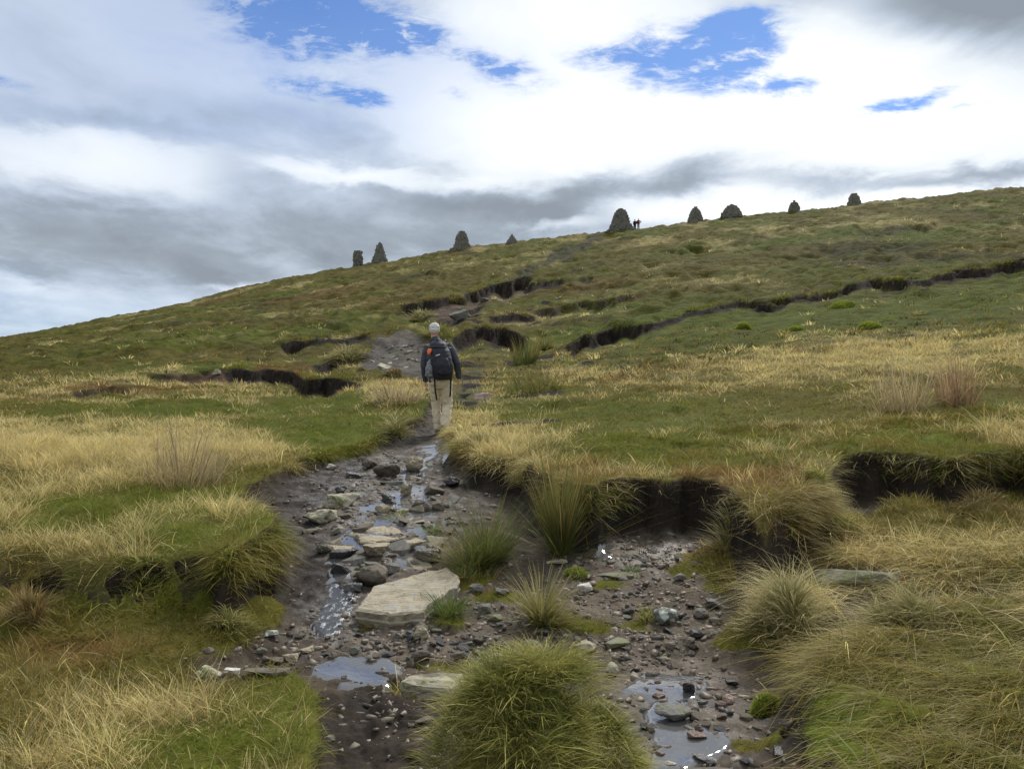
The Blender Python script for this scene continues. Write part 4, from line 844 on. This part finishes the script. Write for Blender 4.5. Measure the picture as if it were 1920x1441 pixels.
# the body: head, neck, trunk, arms, hands and legs in one skin
B = Soft()
hr = Matrix.Rotation(-.14, 3, 'X') @ Matrix.Rotation(-.06, 3, 'Y'); hc = Vector((-.094, .135, 1.665))
B.ell(hc, (.074, .094, .112), hr); B.ell(hc+Vector((0, .045, -.05)), (.055, .062, .07), hr)
B.tube([(-.088, .085, 1.44), (-.09, .105, 1.53), (-.094, .125, 1.60)], [.066, .056, .056])
for s in (-1, 1): B.ell(hc+Vector((s*.078, -.004, -.012)), (.011, .02, .033), hr); B.ell(hc+Vector((s*.03, .088, .012)), (.013, .01, .008))
B.tube([hc+Vector((0, .09, .025)), hc+Vector((0, .118, -.025)), hc+Vector((0, .098, -.035))], [.009, .015, .012], seg=8)
B.tube([hc+Vector((-.024, .096, -.07)), hc+Vector((0, .104, -.071)), hc+Vector((.024, .096, -.07))], [.006, .009, .006], seg=8)
B.tube([(.01, 0, .85), (0, .01, 1.0), (-.03, .05, 1.25), (-.036, .085, 1.40), (-.08, .09, 1.47)], [(.13, .10), (.135, .095), (.16, .105), (.14, .08), (.06, .06)])
LS, LE, LW = (-.19, .09, 1.40), (-.25, .045, 1.105), (-.236, .105, .865); RS, RE, RW = (.125, .085, 1.425), (.272, .02, 1.14), (.298, .085, .905)
for a, b, c in ((LS, LE, LW), (RS, RE, RW)): B.tube([a, b, c], [.05, .04, .029])
hand(B, LW, (-.228, .14, .70), -1); hand(B, RW, (.292, .10, .74), 1)
LL = [(-.08, .01, .84), (-.068, .11, .475), (-.034, .075, .11)]; RL = [(.098, 0, .84), (.118, .045, .47), (.088, -.10, .165)]
for q in (LL, RL): B.tube(q, [.075, .05, .036])
for q, t in ((LL, .02), (RL, -.03)): B.tube([q[2], Vector(q[2])+Vector((0, .05, -.06)), Vector(q[2])+Vector((0, .15, -.075+t))], [.035, .034, .025])
B.build('body', SK, hk, .0055, it=3)
J = Soft()
J.tube([(.012, -.005, .845), (.008, 0, .93), (-.012, .03, 1.08), (-.03, .055, 1.25), (-.034, .08, 1.37), (-.036, .088, 1.43), (-.07, .092, 1.485), (-.09, .102, 1.55)], [(.182, .128), (.176, .124), (.182, .125), (.198, .132), (.19, .12), (.155, .10), (.085, .08), (.066, .066)], seg=24)
for a, b, c, mid in ((LS, LE, LW, (-.232, .06, 1.25)), (RS, RE, RW, (.21, .05, 1.30))): J.tube([Vector(a)+Vector((.03 if a[0] < 0 else -.03, 0, 0)), a, mid, b, ((b[0]+c[0])/2, (b[1]+c[1])/2, (b[2]+c[2])/2), c], [.07, .074, .066, .059, .052, .044])
jk = J.build('jacket', JK, hk, .009, disp=.026, sc=.10)
for (c, r_) in (((.165, -.012, 1.385), .6), ((-.268, .02, 1.255), 0.)):
    M = Soft(); d = Vector((math.cos(r_), 0, math.sin(r_)*-.4)); M.tube([Vector(c)-d*.018, Vector(c)+d*.018], [(.005, .007)]*2, seg=8); M.build('reflective_mark', WH, jk)
K = Soft()
K.tube([(.012, -.003, .93), (.012, -.008, .86), (.012, -.012, .79)], [(.158, .118), (.174, .132), (.16, .12)], seg=20)
def lg(q, rs): 
    a, b, c = (Vector(p) for p in q); return [a, a.lerp(b, .45), a.lerp(b, .8), b, b.lerp(c, .4), b.lerp(c, .8), c-Vector((0, 0, .015))], rs
K.tube(*lg(LL, [.098, .088, .076, .072, .072, .066, .070])); K.tube(*lg(RL, [.102, .094, .084, .08, .08, .072, .074]))
K.build('trousers', TR, hk, .009, disp=.036, sc=.06)
for q, tz, lift in ((LL, .0, 0), (RL, -.055, .05)):
    b = Soft(); a = Vector(q[2]); bt = Vector((a.x, a.y, 0)); z0 = .045+lift
    b.tube([a+Vector((0, -.0, .03)), a+Vector((0, -.005, -.01)), (a.x, a.y+.01, z0+.02)], [.047, .05, .05])
    b.tube([(a.x, a.y-.05, z0), (a.x, a.y+.04, z0+.005), (a.x-.004, a.y+.14, z0-.005+tz*.6), (a.x-.006, a.y+.215, z0-.012+tz)], [(.04, .045), (.047, .05), (.05, .042), (.036, .03)])
    o = b.build('boot', BT, hk, .009)
    so = Soft(); so.tube([(a.x, a.y-.055, z0-.036), (a.x-.004, a.y+.14, z0-.04+tz*.6), (a.x-.006, a.y+.225, z0-.035+tz)], [(.046, .012), (.054, .012), (.038, .012)]); so.build('sole', BK, o)
Hh_ = Soft(); Hh_.ell(hc+Vector((0, -.01, .042)), (.084, .092, .082), hr); Hh_.ell(hc+Vector((0, -.045, .012)), (.072, .06, .066), hr)
Hh_.build('hair', HR, hk, .006, disp=.034, it=1, sc=.028)
# rucksack
bp = empty('backpack', (HX, HY, HZ), 'black rucksack with grey mesh side pocket and orange pouch on the back of the hiker', 'backpack')
X_, Y_ = (1, 0, 0), (0, 1, 0)
P = Soft(); P.rings([((.07, -.17, .875), X_, Y_, .09, .06), ((.072, -.185, .90), X_, Y_, .135, .10), ((.07, -.19, .98), X_, Y_, .158, .125), ((.062, -.185, 1.10), X_, Y_, .165, .135), ((.045, -.165, 1.22), X_, Y_, .16, .13), ((.02, -.13, 1.33), X_, Y_, .15, .12), ((.005, -.10, 1.40), X_, Y_, .13, .10), ((-.005, -.085, 1.43), X_, Y_, .09, .07)], 26, 2.8)
mb = P.build('main_bag', BP, bp, .008, disp=.02, sc=.09)
P = Soft(); P.rings([((.005, -.11, 1.36), X_, Y_, .12, .09), ((0, -.115, 1.375), X_, Y_, .142, .118), ((-.012, -.085, 1.44), X_, Y_, .13, .11), ((-.022, -.06, 1.485), X_, Y_, .09, .075)], 24, 2.6); P.build('lid', BP, bp, .008, disp=.02, sc=.08)
P = Soft(); P.rings([((.085, -.27, .93), X_, Y_, .07, .03), ((.085, -.30, .97), X_, Y_, .105, .045), ((.075, -.30, 1.1), X_, Y_, .112, .05), ((.06, -.275, 1.2), X_, Y_, .10, .04), ((.052, -.25, 1.235), X_, Y_, .07, .03)], 20, 2.6); fp = P.build('front_pocket', BP, bp, .008, disp=.014, sc=.06)
P = Soft(); P.tube([(-.03, -.295, 1.245), (.0, -.30, 1.256), (.028, -.297, 1.266)], [(.006, .008)]*3, side=(0, 1, 0), seg=8); P.tube([(-.02, -.298, 1.252), (-.012, -.3, 1.262)], [.005, .005], seg=6); P.build('maker_mark', WH, bp)
P = Soft(); P.tube([(.168, -.262, 1.075), (.160, -.268, 1.04)], [.006, .006], seg=8); P.build('zip_pull', WH, bp)
P = Soft(); P.rings([((-.115, -.20, .90), X_, Y_, .045, .05), ((-.135, -.21, .94), X_, Y_, .068, .075), ((-.14, -.21, 1.05), X_, Y_, .062, .075), ((-.135, -.20, 1.14), X_, Y_, .042, .055), ((-.12, -.19, 1.20), X_, Y_, .022, .03)], 16, 2.3); P.build('mesh_pocket', GP, bp, .007, disp=.03, sc=.035)
P = Soft(); P.rings([((-.148, -.215, 1.265), X_, Y_, .022, .03), ((-.146, -.22, 1.29), X_, Y_, .028, .035), ((-.138, -.205, 1.33), X_, Y_, .036, .04), ((-.13, -.185, 1.36), X_, Y_, .03, .035)], 12, 2.4); P.build('orange_pouch', OR, bp, .006, disp=.01, sc=.03)
for pts in ([(-.062, -.20, .89), (-.055, -.215, .80), (-.045, -.21, .68), (-.026, -.20, .565)], [(.196, -.17, .93), (.188, -.19, .85), (.186, -.185, .72), (.178, -.18, .615)]):
    P = Soft(); P.tube(pts, [(.0135, .003)]*4, seg=8); P.build('hanging_strap', BK, bp)
for s, sh in ((-1, LS), (1, RS)):
    P = Soft(); q = -.03+s*.105; P.tube([(q*.8, -.05, 1.40), (q, .03, 1.505), (q, .12, 1.515), (q*1.02, .21, 1.40), (q*1.1, .225, 1.25), (q*1.45-.02, .16, 1.12), (q*1.5, 0, 1.06), (q*1.25+.02, -.12, 1.02)], [(.03, .009)]*8, seg=10); P.build('shoulder_strap', BK, bp)
P = Soft(); P.tube([(.012+.19*math.sin(t), -.005-.142*math.cos(t), .925) for t in np.linspace(-3.1, 3.1, 25)], [(.006, .02)]*25, side=(0, 0, 1), seg=8); P.build('hip_belt', BK, bp)
P = Soft(); P.tube([(-.045, -.10, 1.475), (-.04, -.125, 1.50), (-.02, -.125, 1.51), (0, -.12, 1.50), (.005, -.10, 1.47)], [.007]*5, seg=8); P.build('grab_loop', BK, bp)
# two walkers beside the largest cairn
def walker(label, u, y, h, top, leg, arms, faceR):
    x = (u-960)/F*y; z = ground(x, y); e = empty('person', (x, y, z), label, 'person', 'walkers by the largest cairn'); k = h/1.75
    def q(*p): return tuple(c*k for c in p)
    b = Soft(); b.ell(q(0, .02, 1.64), q(.078, .095, .115)); b.tube([q(0, 0, 1.4), q(0, .01, 1.56)], .06*k); b.tube([q(0, 0, .85), q(0, 0, 1.2), q(0, 0, 1.42)], [(.15*k, .11*k), (.17*k, .11*k), (.13*k, .08*k)])
    b.ell(q(faceR*.085, .03, 1.62), q(.018, .02, .025))
    for s, ar in zip((-1, 1), arms):
        b.tube([q(s*.18, 0, 1.4), q(*ar[0]), q(*ar[1])], [.055*k, .045*k, .035*k]); w = Vector(q(*ar[1])); b.ell(w, (.04*k, .045*k, .06*k))
        for f in range(4): b.tube([w+Vector((0, (f-1.5)*.02*k, -.03*k)), w+Vector((s*-.01*k, (f-1.5)*.022*k, (-.12-.01*(f in (1, 2)))*k))], [.011*k, .009*k], seg=6)
        b.tube([w+Vector((0, .03*k, 0)), w+Vector((0, .06*k, -.06*k))], [.012*k, .01*k], seg=6)
    for s in (-1, 1): b.tube([q(s*.09, 0, .86), q(s*.1, .03, .47), q(s*.1, 0, .08)], [.09*k, .06*k, .045*k]); b.tube([q(s*.1, -.02, .05), q(s*.1, .2, .035)], [.05*k, .035*k])
    b.build('body', SK, e, .02)
    j = Soft(); j.tube([q(0, 0, .84), q(0, 0, 1.2), q(0, 0, 1.40), q(0, .01, 1.5)], [(.20*k, .15*k), (.22*k, .15*k), (.18*k, .12*k), (.075*k, .075*k)])
    for s, ar in zip((-1, 1), arms): j.tube([q(s*.17, 0, 1.4), q(*ar[0]), q(*ar[1])], [.085*k, .075*k, .06*k])
    j.build('jacket', top, e, .02)
    t_ = Soft()
    for s in (-1, 1): t_.tube([q(s*.085, 0, .88), q(s*.1, .03, .47), q(s*.1, 0, .1)], [.115*k, .09*k, .08*k])
    t_.build('trousers', leg, e, .02)
    hh = Soft(); hh.ell(q(0, .0, 1.67), q(.09, .10, .1)); hh.build('hair', BK if top == BK else HR, e)
RJ = simple_mat('red_jacket', (.17, .03, .04), .7); GT = simple_mat('grey_trousers', (.30, .31, .33), .8)
walker('distant walker in dark clothes standing close against the largest cairn', 1190.5, 118.7, 1.62, BK, BK, [((-.25, .05, 1.12), (-.2, .2, .9)), ((.24, .05, 1.12), (.15, .2, .92))], -1)
walker('distant walker in a red jacket with one elbow out, beside the dark one', 1197, 119.0, 1.6, RJ, GT, [((-.27, .0, 1.13), (-.2, .18, .95)), ((.46, .0, 1.22), (.22, .12, 1.0))], 1)
# ---------------------------------------------------------------- water
def foam_mat():
    m, t, out = new_mat('white_water')
    tc = t('ShaderNodeTexCoord').outputs['Object']
    n = t.noise(t.v('MULTIPLY', tc, (1.6, .7, .7)), 17, 5, .65); f = t.rng(n, .52, .70)
    b = t('ShaderNodeBump', {'Height': n, 'Strength': .7, 'Distance': .02}).outputs[0]
    p = t('ShaderNodeBsdfPrincipled', {'Base Color': t.mix(f, (.035, .033, .032), (.50, .53, .58)), 'Roughness': t.rng(f, 0, 1, .08, .5), 'IOR': 1.4, 'Normal': b})
    t.l.new(p.outputs[0], out.inputs[0]); return m
WM = water_mat()
def water(name, pts, dz, flat=None, mat=None):
    fl = blur(blur(Z, 8, 1), 7, 0)+dz
    q = poly(UU+wu*.8, VZ+wv*.8, pts) & (YY < 14)
    soft = blur(blur(q.astype(float), 6, 1), 5, 0); fl = fl-.045*(1-sm(soft+.35*fbm(XX*7, YY*7, 91, 3), .1, .75))      # the sheet dips under the bed towards its edge: the shore is where the ground meets it
    q = (soft > .06) & (fl > Z-.03) & (YY < 14)
    idx_ = np.nonzero(q[:-1, :-1] & q[1:, :-1] & q[:-1, 1:] & q[1:, 1:]); a = idx_[0]*NS+idx_[1]
    quads_ = np.stack([a, a+1, a+NS+1, a+NS], 1); us, inv = np.unique(quads_, return_inverse=True)
    z = (np.full(len(us), flat) if flat is not None else fl.ravel()[us])
    co_ = np.stack([XX.ravel()[us], YY.ravel()[us], z], -1)
    tag(link(name, np_mesh(name, co_, inv.reshape(quads_.shape), None, True), mat or WM), kind='structure')
water('stream_water', [(785, 845), (815, 825), (830, 835), (805, 880), (830, 960), (800, 1000), (812, 1040), (770, 1075), (735, 1062), (740, 1010), (690, 1050), (640, 1095), (612, 1092), (606, 1040), (640, 1000), (660, 960), (700, 920), (740, 890)], .005)
water('waterfall', [(614, 1093), (650, 1090), (672, 1105), (666, 1135), (652, 1160), (640, 1196), (590, 1198), (580, 1172), (612, 1130)], .010, mat=foam_mat())
water('puddle_water', [(575, 1240), (640, 1224), (745, 1226), (755, 1258), (735, 1287), (640, 1287), (588, 1274)], .010)
water('pool_water', [(1170, 1272), (1240, 1262), (1330, 1270), (1340, 1300), (1300, 1310), (1280, 1345), (1370, 1370), (1395, 1400), (1330, 1425), (1290, 1450), (1200, 1450), (1225, 1380), (1200, 1340), (1225, 1310), (1160, 1300)], .012)
water('shallow_water', [(1120, 1050), (1180, 1030), (1260, 1025), (1250, 1060), (1180, 1072)], -.004)
# ---------------------------------------------------------------- sky, sun, camera
SUN_EL, SUN_AZ = math.radians(46), math.radians(28)       # ahead and to the right, behind the cloud
w = bpy.data.worlds.new('World'); bpy.context.scene.world = w; w.use_nodes = True
w.node_tree.nodes.clear(); t = NT(w.node_tree)
sky = t('ShaderNodeTexSky', sky_type='NISHITA', sun_disc=False, sun_elevation=SUN_EL, sun_rotation=SUN_AZ, altitude=600., air_density=1., dust_density=.3, ozone_density=3.)
D = t('ShaderNodeTexCoord').outputs['Generated']
sx = t('ShaderNodeSeparateXYZ', {0: D}); az = t.m('ARCTAN2', sx.outputs[0], sx.outputs[1]); el = t.m('ARCSINE', sx.outputs[2])
A = t('ShaderNodeCombineXYZ', {0: az, 1: el, 2: 0.}).outputs[0]
den = t.m('ADD', t.m('MAXIMUM', sx.outputs[2], 0.), .22)
Pc = t('ShaderNodeCombineXYZ', {0: t.m('DIVIDE', sx.outputs[0], den), 1: t.m('MULTIPLY', t.m('DIVIDE', sx.outputs[1], den), .8), 2: t.m('MULTIPLY', sx.outputs[2], 2.)}).outputs[0]
n_big = t('ShaderNodeTexNoise', {'Vector': Pc, 'Scale': 1.1, 'Detail': 6., 'Roughness': .5})
n_fine = t('ShaderNodeTexNoise', {'Vector': Pc, 'Scale': 3.6, 'Detail': 9., 'Roughness': .58, 'Distortion': .25})
n_wisp = t('ShaderNodeTexNoise', {'Vector': t.v('MULTIPLY', Pc, (1., 1.8, 1.)), 'Scale': 12., 'Detail': 9., 'Roughness': .68, 'Distortion': .35})
wrp = t.v('MULTIPLY', t.v('SUBTRACT', n_fine.outputs[1], (.5, .5, .5)), (.11, .075, 0.))
AW = t.v('ADD', A, wrp)
def px(u, v):
    a = math.atan((u-960)/F); return a, math.atan((720-v)/F*math.cos(a))
def field_(lst, base=0.):
    acc = None
    for u, v, ru, rv, amp in lst:
        a, e = px(u, v)
        d = t.v('LENGTH', t.v('MULTIPLY', t.v('SUBTRACT', AW, (a, e, 0.)), (F/ru, F/rv, 0.)))
        b = t.m('MULTIPLY', t.rng(d, 0., 1.75, 1., 0., True), amp)
        acc = b if acc is None else t.m('ADD', acc, b)
    return acc
holes = field_([(620, 50, 190, 52, 1.), (760, 48, 95, 40, .9), (540, 20, 120, 40, .6), (600, 165, 95, 22, .8), (690, 182, 50, 16, .7), (1310, 95, 125, 62, 1.25), (1400, 60, 90, 50, .8), (1215, 95, 60, 34, .7), (1390, 130, 60, 40, .6), (965, 148, 75, 24, 1.), (890, 112, 60, 18, .8), (1120, 95, 60, 16, .6), (1470, 162, 50, 18, 1.), (1650, 195, 75, 18, .85), (1740, 178, 60, 14, .8), (1830, 206, 40, 8, .6), (0, 155, 50, 14, .6), (845, 185, 30, 12, .5), (1390, 20, 60, 14, .5)])
bright = field_([(1050, 40, 240, 80, .55), (1560, 260, 560, 110, .7), (1600, 120, 170, 80, .6), (1130, 230, 300, 80, .55), (195, 310, 150, 46, .55), (620, 325, 120, 18, .5), (820, 335, 160, 16, .25), (1420, 385, 230, 34, .75), (1050, 430, 70, 14, .4), (455, 535, 70, 12, .45), (920, 350, 120, 20, .25), (700, 130, 250, 60, .2), (860, 220, 160, 50, .3), (260, 120, 420, 120, .22), (1720, 378, 150, 18, .4), (100, 540, 120, 30, .15), (1000, 300, 120, 40, .3)])
greys = field_([(1860, 45, 190, 85, .55), (1730, 10, 150, 50, .3), (1330, 312, 105, 34, .85), (1480, 345, 180, 20, .7), (1720, 345, 300, 18, .65), (1190, 350, 110, 36, .35), (1010, 375, 210, 46, .42), (700, 420, 480, 66, .20), (620, 240, 360, 46, .22), (250, 470, 280, 60, .2), (420, 520, 220, 50, .24), (150, 228, 200, 22, .2), (25, 512, 60, 12, .22), (900, 300, 200, 40, .16), (60, 420, 150, 80, .12), (30, 110, 90, 60, .12), (1080, 330, 120, 30, .2)])
nb = t.rng(n_big.outputs[0], .3, .7, -.10, .10); nf = t.rng(n_fine.outputs[0], .3, .7, -.14, .14)
lum = t.m('ADD', t.m('ADD', t.m('SUBTRACT', t.m('ADD', t.m('MULTIPLY', bright, .85), .58), t.m('MULTIPLY', greys, .82)), nb), nf)
lum = t.m('MINIMUM', lum, t.m('ADD', t.m('MULTIPLY', lum, .42), .46))
lum = t.m('ADD', t.m('MAXIMUM', lum, .24), t.rng(el, .52, .9, 0., .22, True))
ramp = t('ShaderNodeValToRGB', {0: lum}); r = ramp.color_ramp
r.elements[0].position = .2; r.elements[0].color = (.25, .29, .345, 1)
r.elements[1].position = 1.; r.elements[1].color = (1.05, 1.07, 1.08, 1)
for p_, c_ in ((.38, (.34, .395, .46, 1)), (.55, (.52, .59, .69, 1)), (.75, (.76, .82, .88, 1))): e = r.elements.new(p_); e.color = c_
thin = t.m('MULTIPLY', holes, t.rng(n_wisp.outputs[0], .25, .75, -.1, 1.9))
veil = field_([(230, 100, 520, 170, .42), (650, 110, 330, 110, .28), (60, 590, 260, 60, .25)])
cov = t.m('SUBTRACT', 1., t.m('ADD', t.rng(thin, .05, 1.35, 0., 1., True), t.m('MULTIPLY', veil, t.rng(n_fine.outputs[0], .3, .7, .5, 1.2)), clamp=True), clamp=True)
cov = t.m('MAXIMUM', t.m('ADD', t.m('MULTIPLY', cov, .93), .07), t.rng(el, -.05, 0., 1., 0.))
bs = t('ShaderNodeBackground', {0: t.mix(1., sky.outputs[0], (.60, .84, 1.15), 'MULTIPLY'), 1: .1}).outputs[0]
bc = t('ShaderNodeBackground', {0: ramp.outputs[0], 1: 1.}).outputs[0]
mx = t('ShaderNodeMixShader', {0: cov, 1: bs, 2: bc}).outputs[0]
t.l.new(mx, t('ShaderNodeOutputWorld').inputs[0])
sun = bpy.data.lights.new('sun', 'SUN'); sun.energy = 3.5; sun.angle = math.radians(9); sun.color = (1, .96, .9)
so = link('sun', sun); d = Vector((math.sin(SUN_AZ)*math.cos(SUN_EL), math.cos(SUN_AZ)*math.cos(SUN_EL), math.sin(SUN_EL)))
so.rotation_euler = d.to_track_quat('Z', 'Y').to_euler()
cam = bpy.data.cameras.new('camera'); cam.sensor_width = 36; cam.lens = 36*F/1920; cam.clip_end = 6000; cam.clip_start = .05
co_ = link('camera', cam, loc=(0, 0, EYE)); co_.rotation_euler = (math.radians(90), 0, 0)
sc = bpy.context.scene; sc.camera = co_
sc.view_settings.view_transform = 'Standard'; sc.view_settings.look = 'None'; sc.view_settings.exposure = .12; sc.view_settings.gamma = 1.
sc.render.engine = 'CYCLES'; sc.cycles.max_bounces = 6; sc.cycles.diffuse_bounces = 3; sc.cycles.transmission_bounces = 4; sc.cycles.use_denoising = True
